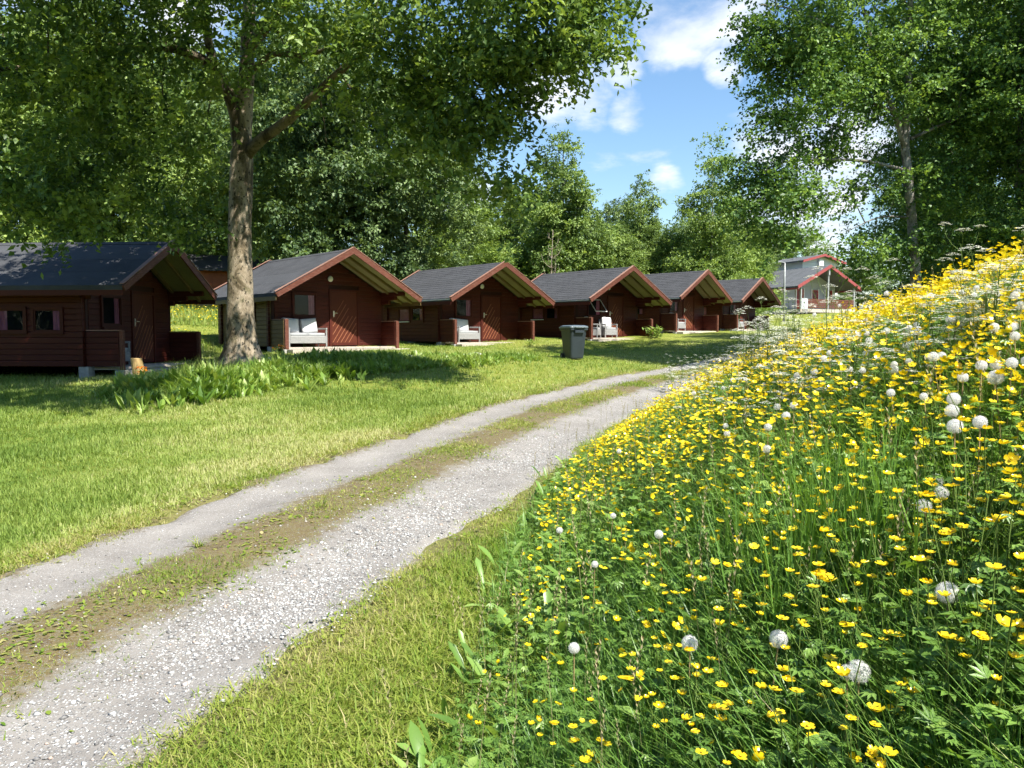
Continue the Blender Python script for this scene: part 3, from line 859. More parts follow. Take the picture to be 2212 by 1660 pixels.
    # --- roof
    for sgn in (-1, 1):
        e = sgn * hw
        m = MB().prism([(0, H), (0, H - th), (e, ze - th), (e, ze)] if sgn > 0 else [(0, H - th), (0, H), (e, ze), (e, ze - th)], .0, L)
        rf = m.build('roof', MT['roof'], root)
        tag(rf, 'left slope of dark felt roof' if sgn < 0 else 'right slope of dark felt roof')
        slen = math.hypot(hw, H - ze)
        rot = (0, (sl if sgn > 0 else -sl), 0)
        if sgn < 0:
            step = .2 if shingles else .78
            nrow = int(slen / step)
            for i in range(nrow):
                s0 = slen - i * step              # lower edge of this course, measured from the ridge down the slope
                s1 = max(s0 - step - .04, .0)
                sm = MB()
                if shingles:
                    tabs = np.arange(.02 - (.17 if i % 2 else 0), L - .02, .34)
                    gap = .014
                else:
                    tabs = [.02]; gap = 0
                for t in tabs:
                    a = max(t, .02); b2 = min((t + .34 if shingles else L - .02) - gap, L - .02)
                    if b2 - a < .03: continue
                    jj = random.uniform(-.006, .006) if shingles else 0
                    lo = .012 + random.uniform(-.002, .002) if shingles else .005
                    # wedge: lower edge lifted, upper end flush
                    sm.add([(-(s0 + jj), a, .001), (-(s0 + jj), a, lo), (-s1, a, .003), (-(s0 + jj), b2, .001), (-(s0 + jj), b2, lo), (-s1, b2, .003)],
                           [(1, 2, 5, 4), (0, 1, 4, 3), (0, 2, 1), (3, 4, 5)])
                sm.build('shingle_course' if shingles else 'felt_strip', MT['roof'], rf, (0, 0, H), (0, -sl, 0))
        # soffit boards and rafters below the overhang
        sf = prism_slope(0 if sgn > 0 else 0, H - th - .004, e * .985, ze - th - .004 + k * hw * .015, .016, .02, VD - .035) if sgn > 0 else \
            MB().prism([(0, H - th - .02), (0, H - th - .004), (e * .985, ze - th - .004 + k * hw * .015), (e * .985, ze - th - .02 + k * hw * .015)], .02, VD - .035)
        so_ = sf.build('soffit', MT['soffit'], root)
        for v in (.40, .98):
            a0, a1 = .02, hw * .97
            pts = [(sgn * a0, zr(a0) - th - .022), (sgn * a1, zr(a1) - th - .022), (sgn * a1, zr(a1) - th - .022 - .085), (sgn * a0, zr(a0) - th - .022 - .085)]
            MB().prism(pts, v, v + .075).build('rafter', MT['rafter'], so_)
        # verge boards, front and rear, with a paler capping
        for y0, y1 in ((-.045, -.002), (L + .002, L + .045)):
            a1 = hw + .03
            pts = [(0, H + .045), (0, H + .045 - .205), (sgn * (a1 - .09), zr(a1 - .09) + .045 - .205), (sgn * a1, zr(a1) + .045 - .04)] if True else None
            MB().prism(pts, y0, y1).build('barge_board', MT['barge'], root)
            c0, c1 = (y0 - .012, y1 + .05) if y0 < 0 else (y0 - .05, y1 + .012)
            pts = [(0, H + .066), (0, H + .047), (sgn * (a1 + .01), zr(a1 + .01) + .047), (sgn * (a1 + .01), zr(a1 + .01) + .066)]
            MB().prism(pts, c0, c1).build('barge_cap', MT['cap'], root)
        # eave board and drip edge
        MB().box(min(e, e - sgn * .025), max(e, e - sgn * .025), .0, L, ze - th - .125, ze - th - .003).build('eave_board', MT['ochre'] if side_wall == 'ochre' else MT['wall'], root)
        if drip and sgn < 0:
            MB().box(e - .035, e - .003, .05, L, ze - .055, ze - .012).build('drip_edge', MT['metal'], root)
    MB().prism([(-.13, H - k * .13 + .012), (.13, H - k * .13 + .012), (0, H + .022)], .03, L - .03).build('ridge_cap', MT['roof'], root)
    # --- deck and footings
    dk = MB().box(-wall_u + .08, wall_u - .08, VF + .0, VD - .035, z0 - .08, z0 - .045).build('porch_deck', MT['deck'], root)
    MB().box(-wall_u - .02, wall_u + .25, VF - .42, VF - .05, -.16, .035).build('step', MT['deck'], root, bevel=.01)
    for v in np.arange(VF + .05, VF + .85, .145):
        MB().box(-wall_u + .09, wall_u - .09, v, v + .135, z0 - .044, z0 - .018).build('plank', MT['deck'], dk)
    for sgn in (-1, 1):
        for v in (VD + .02, (VD + VB) / 2, VB - .15):
            MB().box(sgn * wall_u - .13, sgn * wall_u + .13, v - .12, v + .12, -.3, z0 - .002).build('footing', MT['concrete'], root, bevel=.01)
        MB().box(sgn * wall_u - .09, sgn * wall_u + .09, VF - .03, VF + .15, -.3, z0 - .085).build('footing', MT['concrete'], root, bevel=.01)
    return root

CABINS = []
def cabin_at(label, px, py, d, base_rel, az, **kw):
    p = at(px, py, d)
    loc = (p.x, p.y, EYE + base_rel)
    kw.setdefault('H', p.z - loc[2])
    c = make_cabin(label, loc, az, **kw)
    CABINS.append((c, loc, az))
    return c
cabin_at('nearest cabin at the edge of the photo, its long board wall facing the lawn', 373.7, 524, 20.2, -.80, -86.5, hw=2.4, ze=2.0, wall_u=1.95, L=8.2, shingles=False, drip=False, VF=.3, VD=1.17, wins=((1.72, 2.38), (2.62, 3.28)))
cabin_at('cabin directly behind the big speckled trunk, two white cushions on its porch', 763, 538, 25.0, -.40, -44, shingles=False, side_wall='ochre', drip=False, ze=1.74)
cabin_at('cabin standing between the trunk cabin and the cabin behind the wheelie bin', 1091.7, 567, 30.6, -.28, -43, hw=2.75, ze=1.74)
cabin_at('cabin right behind the wheelie bin, porch window propped open', 1367.5, 577, 34.4, -.10, -42, hw=2.8, ze=1.72, open_window=True)
cabin_at('second farthest cabin of the row, a single chair on its porch', 1529, 585, 40.4, .26, -46, hw=2.6, ze=1.74)
cabin_at('farthest small cabin at the end of the row near the grey house', 1647, 601.5, 47.3, .42, -47, hw=2.6, ze=1.74)

def cab_pt(i, u, v, z=0.0):
    c, loc, az = CABINS[i]
    a = -R(az)
    return (loc[0] + u * math.cos(a) - v * math.sin(a), loc[1] + u * math.sin(a) + v * math.cos(a), loc[2] + z)

# ------------------------------------------------------------------ porch furniture
def wicker_seat(label, i, u, v, face=0.0, w=.62, dpt=.6, cushions=1, name='wicker_armchair', cat='armchair', cmat='cushion'):
    """woven seat looking towards the cabin front (-Y local); cushions are parts of the seat"""
    p = cab_pt(i, u, v, .105)
    az = CABINS[i][2]
    r = empty(name, p, -R(az) + face)
    tag(r, label, cat, 'wicker seats on the cabin porches')
    hw = w / 2
    MB().box(-hw + .05, hw - .05, -dpt / 2 + .02, dpt / 2 - .05, .30, .36).build('seat', MT['wicker'], r, bevel=.012)
    MB().box(-hw + .052, hw - .052, -dpt / 2, -dpt / 2 + .03, .12, .34).build('front_panel', MT['wicker'], r, bevel=.01)
    b = MB(); b.add([(-hw, dpt / 2 - .06, .1), (hw, dpt / 2 - .06, .1), (hw, dpt / 2 - .02, .1), (-hw, dpt / 2 - .02, .1), (-hw, dpt / 2 + .06, .84), (hw, dpt / 2 + .06, .84), (hw, dpt / 2 + .1, .84), (-hw, dpt / 2 + .1, .84)],
                    [(3, 2, 1, 0), (4, 5, 6, 7), (0, 1, 5, 4), (1, 2, 6, 5), (2, 3, 7, 6), (3, 0, 4, 7)])
    b.build('backrest', MT['wicker'], r, bevel=.01)
    for s in (-1, 1):
        x0, x1 = (s * hw, s * (hw - .05)) if s < 0 else (hw - .05, hw)
        a = MB().box(x0, x1, -dpt / 2, dpt / 2 - .06, .56, .61); a.box(x0 + .002, x1 - .002, -dpt / 2 + .005, -dpt / 2 + .05, .0, .56); a.box(x0 + .002, x1 - .002, dpt / 2 - .1, dpt / 2 - .061, .0, .1)
        a.box(x0 + .01, x1 - .01, -dpt / 2 + .05, dpt / 2 - .1, .1, .36)
        a.build('armrest', MT['wicker'], r, bevel=.008)
    cw = (w - .12) / cushions
    for kx in range(cushions):
        x = -hw + .06 + cw * (kx + .5)
        def cushion(nm, sx, sy, sz, loc, rot, mat):
            bm = bmesh.new(); bmesh.ops.create_cube(bm, size=1.0)
            bmesh.ops.subdivide_edges(bm, edges=list(bm.edges), cuts=4, use_grid_fill=True)
            for v_ in bm.verts:
                q = v_.co; edge = max(abs(q.x), abs(q.z)) * 2
                q.y *= 1 - .55 * max(0, edge - .35) ** 2
                q.x *= sx; q.y *= sy; q.z *= sz
            me = bpy.data.meshes.new(nm); bm.to_mesh(me); bm.free()
            me.polygons.foreach_set('use_smooth', np.ones(len(me.polygons), dtype=bool))
            link(nm, me, MT[mat], r, loc, rot)
        cushion('seat_cushion', cw * .96, .1, dpt * .8, (x, -.02, .405), (R(90), 0, 0), 'grey_cushion')
        cushion('back_cushion', cw * .86, .15, .46, (x + .03 * (kx - .5), dpt / 2 - .05, .68), (R(-10), R(4 - 9 * kx), 0), cmat)
    return r
wicker_seat('wicker sofa with two white back cushions in front of the trunk cabin window', 1, -1.26, .98, 0, 1.36, .62, 2, 'wicker_sofa', 'sofa')
wicker_seat('wicker sofa with one pale cushion, porch between trunk cabin and bin cabin', 2, -1.3, .98, R(6), 1.2, .62, 1, 'wicker_sofa', 'sofa')
wicker_seat('pale wicker armchair against the porch post of the propped-window cabin', 3, -1.5, 1.0, R(28), .66, .6, 1)
wicker_seat('pale wicker armchair nearer the door of the propped-window cabin', 3, -.62, .86, R(-22), .62, .56, 1)
wicker_seat('small wicker chair with white cushion alone on the second farthest porch', 4, -1.35, .95, 0, .75, .58, 1)
wicker_seat('tiny pale wicker chair on the farthest cabin porch', 5, -1.3, .95, 0, .75, .58, 1)
wicker_seat('grey wicker chair in the deep shade of the nearest cabin porch', 0, -1.2, .98, R(10), .7, .58, 1, cmat='grey_cushion')

def chopping_block():
    p = on_ground(302, 822, 0, 10, 25)
    m = MB(); n = 12
    rng2 = random.Random(3)
    rr = [.115 * rng2.uniform(.9, 1.1) for _ in range(n)]
    vs, fs = [], []
    for z, s, dx in ((-.1, 1.06, 0), (.2, 1.0, -.02), (.47, .96, -.06), (.485, .88, -.062)):
        for j in range(n): vs.append((dx + rr[j] * s * math.cos(6.2832 * j / n), rr[j] * s * math.sin(6.2832 * j / n), z))
    for i in range(3):
        for j in range(n): fs.append((i * n + j, i * n + (j + 1) % n, (i + 1) * n + (j + 1) % n, (i + 1) * n + j))
    fs.append(tuple(3 * n + j for j in range(n)))
    m.add(vs, fs)
    o = m.build('log_stump', MT['stump'], None, (p.x, p.y, gz(p.x, p.y)))
    tag(o, 'short upright ochre log at the porch corner of the nearest cabin', 'log')
chopping_block()

# ------------------------------------------------------------------ wheelie bin
def wheelie_bin():
    p = at(1239, 776, 24.0)
    r = empty('wheelie_bin', (p.x, p.y, gz(p.x, p.y) - .01), R(24))
    tag(r, 'dark blue-grey wheelie bin standing on the grass before the cabins', 'bin')
    def ring(hx, hy, z, dy=0, n=5, rad=.07):
        out = []
        for cx, cy, a0 in ((1, -1, -90), (1, 1, 0), (-1, 1, 90), (-1, -1, 180)):
            for i in range(n):
                a = R(a0 + 90 * i / (n - 1))
                out.append((cx * (hx - rad) + rad * math.cos(a), dy + cy * (hy - rad) + rad * math.sin(a), z))
        return out
    def loft(rings, cap0=True, cap1=True):
        m = MB(); n = len(rings[0]); vs = [v for q in rings for v in q]; fs = []
        for i in range(len(rings) - 1):
            for j in range(n): fs.append((i * n + j, i * n + (j + 1) % n, (i + 1) * n + (j + 1) % n, (i + 1) * n + j))
        if cap0: fs.append(tuple(range(n - 1, -1, -1)))
        if cap1: fs.append(tuple((len(rings) - 1) * n + j for j in range(n)))
        m.add(vs, fs); return m
    loft([ring(.225, .25, .03, .02), ring(.235, .265, .07, .02), ring(.285, .345, .93, 0), ring(.287, .347, .935, 0)]).build('body', MT['plastic'], r, smooth=False, bevel=0)
    loft([ring(.305, .365, .90), ring(.318, .38, .91), ring(.318, .38, .955), ring(.30, .36, .962)]).build('rim', MT['plastic'], r)
    loft([ring(.318, .375, .966, -.01), ring(.325, .385, .985, -.01), ring(.31, .37, 1.03, -.01), ring(.24, .28, 1.055, 0), ring(.1, .12, 1.062, 0)]).build('lid', MT['lidplastic'], r)
    h = MB(); h.tube([(-.29, .36, .97), (-.27, .45, .985), (.27, .45, .985), (.29, .36, .97)], .02, 8); h.build('handle', MT['lidplastic'], r)
    g = MB(); g.tube([(-.2, -.36, .985), (-.16, -.42, .99), (.16, -.42, .99), (.2, -.36, .985)], .018, 8); g.build('lid_grip', MT['lidplastic'], r)
    MB().box(-.16, .16, -.395, -.345, .82, .895).build('lift_comb', MT['plastic'], r, bevel=.01)
    for x in (-.15, 0, .15):
        MB().add([(x - .02, -.262, .2), (x + .02, -.262, .2), (x + .02, -.33, .8), (x - .02, -.33, .8), (x - .02, -.24, .2), (x + .02, -.24, .2), (x + .02, -.31, .8), (x - .02, -.31, .8)],
                 [(0, 1, 2, 3), (7, 6, 5, 4), (0, 4, 5, 1), (1, 5, 6, 2), (2, 6, 7, 3), (3, 7, 4, 0)]).build('rib', MT['plastic'], r)
    for s in (-1, 1):
        w = MB(); w.tube([(s * .24, .27, .1), (s * .29, .27, .1)], .1, 18); wo = w.build('wheel', MT['rubber'], r)
        MB().tube([(s * .291, .27, .1), (s * .296, .27, .1)], .05, 12).build('hub', MT['lidplastic'], wo)
wheelie_bin()

# ------------------------------------------------------------------ grey house at the top of the rise
def grey_house():
    d = 72.0
    p = at(1790, 574, d)
    base = EYE + (730 - 676) * d / FPX
    rz = R(26)
    r = empty('grey_house', (p.x, p.y, base), rz)
    tag(r, 'grey timber house with dark red roof edges beyond the last cabin', 'house')
    H = p.z - base; hw = 4.0; k = (H - 2.35) / hw; L = 13
    def zr(u): return H - k * abs(u)
    MB().prism([(-3.4, 0), (3.4, 0), (3.4, zr(3.4) - .2), (0, H - .2), (-3.4, zr(3.4) - .2)], 2.2, L).build('wall', MT['grey_wall'], r)
    for i in range(9):
        z = .25 + i * .38
        lim = min(3.38, (H - .25 - z - .37) / k)
        if lim > .3: board(r, lim * 2, .37, .03, (-lim, 2.2, z), 0, MT['grey_wall'], name='cladding_board')
    for s in (-1, 1):
        e = s * hw
        MB().prism([(0, H), (0, H - .16), (e, zr(hw) - .16), (e, zr(hw))], -.2, L + .2).build('roof', MT['house_roof'], r)
        MB().prism([(0, H + .05), (0, H - .24), (s * (hw + .05), zr(hw + .05) - .24), (s * (hw + .05), zr(hw + .05) + .05)], -.3, -.205).build('barge_board', MT['red_trim'], r)
        MB().box(e * 1.0 - .06, e * 1.0 + .06, -.2, L, zr(hw) - .3, zr(hw) - .165).build('eave_board', MT['red_trim'], r)
    # raised rear storey, set over to the other side of the ridge
    H2 = at(1789, 547, d + 5.2).z - base; U0 = 5.0
    MB().prism([(U0 - 2.55, 2), (U0 + 2.55, 2), (U0 + 2.55, H2 - .72), (U0, H2 - .1), (U0 - 2.55, H2 - .72)], 5.5, L - .5).build('upper_wall', MT['pale_wall'], r)
    for i in range(8):
        z = H - 1.3 + i * .28
        lim = min(2.53, (H2 - .12 - z - .27) / .243)
        if lim > .4: board(r, lim * 2, .27, .03, (U0 - lim, 5.5, z), 0, MT['pale_wall'], name='cladding_board')
    for s in (-1, 1):
        pts = [(U0, H2 + .04), (U0, H2 - .1), (U0 + s * 2.95, H2 - .82), (U0 + s * 2.95, H2 - .68)]
        MB().prism(pts, 5.0, L).build('upper_roof', MT['house_roof'], r)
        MB().prism([(U0, H2 + .07), (U0, H2 - .16), (U0 + s * 3.0, H2 - .89), (U0 + s * 3.0, H2 - .66)], 4.9, 4.995).build('upper_barge_board', MT['red_trim'], r)
    MB().box(U0 - .5, U0 + .1, 5.2, 5.46, H2 - 1.1, H2 - .5).build('vent_box', MT['white'], r)
    # doors and windows in the porch wall
    for u0, u1, z0, z1, nm in ((-1.75, -.85, .35, 2.25, 'door'), (.25, 1.05, .9, 2.2, 'window'), (2.0, 2.9, .9, 2.2, 'window')):
        o = MB().box(u0, u1, 2.1, 2.165, z0, z1).build(nm, MT['red_paint'], r)
        MB().box(u0 + .12, u1 - .12, 2.085, 2.099, z0 + (.9 if nm == 'door' else .12), z1 - .12).build('pane', MT['glass'], o)
        f = MB(); f.box(u0 - .1, u0 - .002, 2.07, 2.165, z0, z1 + .1); f.box(u1 + .002, u1 + .1, 2.07, 2.165, z0, z1 + .1)
        f.build('frame', MT['white'], o)
    # veranda
    MB().box(-3.5, 3.5, -.1, 2.15, .0, .3).build('veranda_deck', MT['deck'], r)
    for u in (-3.4, 0, 3.4):
        MB().box(u - .07, u + .07, -.06, .08, .3, zr(u) - .17).build('veranda_post', MT['pole'], r)
    MB().box(-.09, .09, -.14, -.07, H - .9, H - .17).build('gable_post', MT['pole'], r)
    for i in range(5):
        for a, b in ((-2.6, -.1), (.1, 3.3)):
            MB().box(a, b, -.1, -.065, .38 + i * .17, .52 + i * .17).build('rail_board', MT['barge'], r)
    MB().box(-3.4, -2.62, -.1, -.05, .0, 1.25).build('panel', MT['pale_wall'], r)
    return r
grey_house()

def lamp_post():
    p = at(1693, 690, 60)
    top = at(1696, 568, 60).z - p.z
    r = empty('lamp_post', (p.x, p.y, gz(p.x, p.y)))
    tag(r, 'slim grey lamp post standing before the grey house', 'lamp post')
    top = at(1696, 568, 60).z - gz(p.x, p.y)
    MB().tube([(0, 0, -.2), (0, 0, top * .6), (0, 0, top)], [.085, .075, .055], 10).build('pole', MT['pole'], r, smooth=True)
    MB().tube([(0, 0, top - .02), (-.35, -.1, top + .06)], .03, 8).build('arm', MT['pole'], r)
    MB().box(-.62, -.3, -.19, -.03, top + .02, top + .12).build('lamp_head', MT['pole'], r, bevel=.02)
    MB().box(-.15, .15, -.15, .15, -.1, .05).build('base_plate', MT['concrete'], r)
lamp_post()

def far_shed():
    p = at(452, 654, 39)
    r = empty('timber_shed', (p.x, p.y, gz(p.x, p.y)), R(20))
    tag(r, 'orange-brown timber shed far behind the nearest cabin', 'shed')
    w = MB().box(-4.5, 3.2, 0, 5, -.6, 1.75 + .0).build('wall', MT['shed'], r)
    for i in range(34):
        board(w, .2, 2.05 + .06 * math.sin(i * 2.1), .03, (-4.3 + i * .215, 0, -.3), 0, MT['shed'])
    for s in (0, 1):
        MB().add([(-4.8, -.4, 1.75), (3.5, -.4, 1.75), (3.5, 2.5, 2.7), (-4.8, 2.5, 2.7), (-4.8, -.4, 1.85), (3.5, -.4, 1.85), (3.5, 2.5, 2.8), (-4.8, 2.5, 2.8)] if s == 0 else
                 [(-4.8, 2.5, 2.7), (3.5, 2.5, 2.7), (3.5, 5.4, 1.75), (-4.8, 5.4, 1.75), (-4.8, 2.5, 2.8), (3.5, 2.5, 2.8), (3.5, 5.4, 1.85), (-4.8, 5.4, 1.85)],
                 [(3, 2, 1, 0), (4, 5, 6, 7), (0, 1, 5, 4), (1, 2, 6, 5), (2, 3, 7, 6), (3, 0, 4, 7)]).build('roof', MT['roof'], r)
    MB().box(-3.2, -2.3, -.06, -.035, -.25, 1.55).build('door', MT['door'], r)
far_shed()

# ------------------------------------------------------------------ trees
def spray_templates(k, nleaf, length, ll, lw, spread=.9, droop=.25):
    """small leafy twigs: leaves alternate along a few short shoots"""
    out = []
    for _ in range(k):
        V, F, T, b = [], [], [], 0
        shoots = 3
        for s in range(shoots):
            yaw = rng.uniform(-1.0, 1.0); pit = rng.uniform(-.5, .6)
            d = np.array([math.sin(yaw) * math.cos(pit), math.cos(yaw) * math.cos(pit), math.sin(pit)])
            for i in range(nleaf // shoots):
                t = (i + .5 + rng.uniform(-.4, .4)) / (nleaf // shoots)
                c = d * length * t * (1.0 if s else 1.2) + np.array([0, 0, -droop * length * t * t]) + rng.normal(0, .06 * length, 3)
                v, f = quadleaf(ll * rng.uniform(.65, 1.15), lw * rng.uniform(.75, 1.15), rng.uniform(.1, .7))
                Rm = (rotz(np.array([yaw + rng.choice([-1, 1]) * rng.uniform(.3, 1.3)])) @ rotx(np.array([rng.normal(-.45, .55)])) )[0]
                roll = rng.normal(0, .6); cr, sr = math.cos(roll), math.sin(roll)
                Ry = np.array([[cr, 0, sr], [0, 1, 0], [-sr, 0, cr]])
                V.append(v @ (Rm @ Ry).T + c); F.append(f + b); T.append(np.full(4, rng.uniform(0, 1))); b += 4
        out.append((np.concatenate(V), np.concatenate(F), np.concatenate(T)))
    return out

def in_ellipsoids(n, ells, shell=.55):
    """points in a union of ellipsoids, denser towards the shell; ells: (centre, radii, weight)"""
    w = np.array([e[2] for e in ells], float); w /= w.sum()
    pick = rng.choice(len(ells), n, p=w)
    u = rng.normal(size=(n, 3)); u /= np.linalg.norm(u, axis=1)[:, None]
    r = rng.uniform(0, 1, n) ** (1 / 3) ; r = shell * (r * .35 + .65) + (1 - shell) * r
    C = np.array([e[0] for e in ells], float)[pick]; Rr = np.array([e[1] for e in ells], float)[pick]
    return C + u * r[:, None] * Rr, u

def limb_tubes(mb, pts, r0, r1, seg, wob=.0):
    n = len(pts)
    mb.tube(pts, [r0 + (r1 - r0) * i / (n - 1) for i in range(n)], seg)
def curve_pts(ctrl, n):
    """Catmull-Rom through control points"""
    c = [Vector(p) for p in ctrl]; c = [c[0] * 2 - c[1]] + c + [c[-1] * 2 - c[-2]]
    out = []
    segs = len(c) - 3
    for i in range(n):
        t = i / (n - 1) * segs; k = min(int(t), segs - 1); t -= k
        p0, p1, p2, p3 = c[k:k + 4]
        out.append(.5 * ((2 * p1) + (p2 - p0) * t + (2 * p0 - 5 * p1 + 4 * p2 - p3) * t * t + (3 * p1 - p0 - 3 * p2 + p3) * t ** 3))
    return out

def grow(nodes, targets, mb, r=.03, seg=5, sag=.1):
    """join each target to the nearest node by a thin bent branch; nodes grow as it goes"""
    nd = [np.array(p) for p in nodes]
    rad = [r] * len(nd)
    base = np.array(nd[0])
    tg = sorted([np.array(t) for t in targets], key=lambda t: min(np.linalg.norm(t - q) for q in nd[::3]))
    for t in tg:
        A = np.array(nd)
        dd = np.linalg.norm(A - t, axis=1) + .35 * np.clip(A[:, 2] - t[2], -2, 6)
        j = int(np.argmin(dd)); a = nd[j]; v = t - a; l = np.linalg.norm(v)
        if l < .25: continue
        m = a + v * .5 + np.array([0, 0, .14 * l]) + rng.normal(0, .06 * l, 3)
        pts = curve_pts([a, m, t], 5)
        r0 = min(rad[j] * .8, .012 + .012 * l); r1 = r0 * .45
        mb.tube(pts, [r0 + (r1 - r0) * i / 4 for i in range(5)], seg, cap=False)
        for i, p in enumerate(pts[1:]):
            nd.append(np.array(p)); rad.append(r0 + (r1 - r0) * (i + 1) / 4)

def crown_mesh(name, centers, outward, per, spread, tpl, size, tints=(0.0, 1.0), droop=0.0):
    """leaf sprays gathered round clump centres"""
    n = len(centers) * per
    idx = np.repeat(np.arange(len(centers)), per)
    off = rng.normal(0, 1, (n, 3)) * spread * np.array([1, 1, .7])
    pos = centers[idx] + off; pos[:, 2] -= droop * np.abs(off[:, 2]) 
    o = outward[idx] + off / spread * .5
    yaw = np.arctan2(-o[:, 0], o[:, 1]) + rng.normal(0, .7, n)
    pitch = np.clip(rng.normal(-.15, .45, n), -1.3, .9)
    Rm = rotz(yaw) @ rotx(pitch)
    ct = rng.uniform(tints[0], tints[1], len(centers))
    tint = np.clip(ct[idx] * .55 + .22 + rng.normal(0, .13, n), 0, 1)
    V, F, T = scatter(tpl, pos, Rm, size * rng.uniform(.75, 1.25, n), tint, .22)
    return np_mesh(name, V, F, T)

def make_tree(name, label, base, height, crown_w, leaf, barkm, n_clump=150, per=10, spread=.5, leaf_l=.1, leaf_w=.065, trunk_r=.16, crown_lo=.25, lean=(0, 0), shape='oval', nleaf=21, size=1.0, twig=.45, branches=70, droop=0., group='trees behind the cabins', tpl=None):
    root = empty(name, base)
    tag(root, label, 'tree', group)
    # trunk
    top = Vector((lean[0], lean[1], height * .93))
    ctrl = [(0, 0, -.4), (0, 0, 0), (lean[0] * .2 + rng.normal(0, .08), lean[1] * .2 + rng.normal(0, .08), height * .3), (lean[0] * .55 + rng.normal(0, .15), lean[1] * .55 + rng.normal(0, .15), height * .62), tuple(top)]
    pts = curve_pts(ctrl, 16)
    mb = MB()
    mb.tube(pts, [max(trunk_r * (1.35 if i == 0 else 1) * (1 - i / 15.5) ** .8, .015) for i in range(16)], 9)
    # crown volume made of uneven lobes
    ells = []
    nl = 16
    for i in range(nl):
        t = crown_lo + (1 - crown_lo) * (i + rng.uniform(0, 1)) / nl
        z = height * t
        q = (t - crown_lo) / (1 - crown_lo)
        if shape == 'oval': rad = crown_w * .5 * (math.sin(math.pi * min(1, .12 + q * .84)) ** .7)
        elif shape == 'cone': rad = crown_w * .5 * (1.05 - q) ** .75
        else: rad = crown_w * .5 * (1 - (q - .3) ** 2 * 1.5)
        rad = max(rad, .3)
        a = i * 2.4 + rng.uniform(-.5, .5)
        ax = lean[0] * t; ay = lean[1] * t
        rr = rad * rng.uniform(.45, .62)
        ells.append(((ax + math.cos(a) * (rad - rr), ay + math.sin(a) * (rad - rr), z), (rr, rr, rr * rng.uniform(.75, 1.1)), rr ** 2))
    C, U = in_ellipsoids(n_clump, ells)
    out = np.stack([C[:, 0] - lean[0] * .5, C[:, 1] - lean[1] * .5, (C[:, 2] - height * .5) * .5], -1)
    out /= np.linalg.norm(out, axis=1)[:, None] + 1e-6
    nodes = [tuple(p) for p in pts if p.z > height * crown_lo * .7]
    tg = C[rng.choice(len(C), min(branches, len(C)), replace=False)]
    grow(nodes, tg, mb, r=trunk_r * .35)
    mb.build('trunk', MT[barkm], root, smooth=True)
    tpl = tpl or spray_templates(6, nleaf, twig, leaf_l, leaf_w)
    link('crown', crown_mesh('crown', C, out, per, spread, tpl, size, droop=droop), MT[leaf], root)
    return root

def copy_tree(src, label, base, rz, sc, group=None):
    r = src.copy(); COL.objects.link(r)
    r.location = base; r.rotation_euler = (0, 0, rz); r.scale = (sc[0], sc[0], sc[1])
    r['label'] = label
    if group: r['group'] = group
    for ch in list(src.children):
        c = ch.copy(); COL.objects.link(c); c.parent = r
    return r

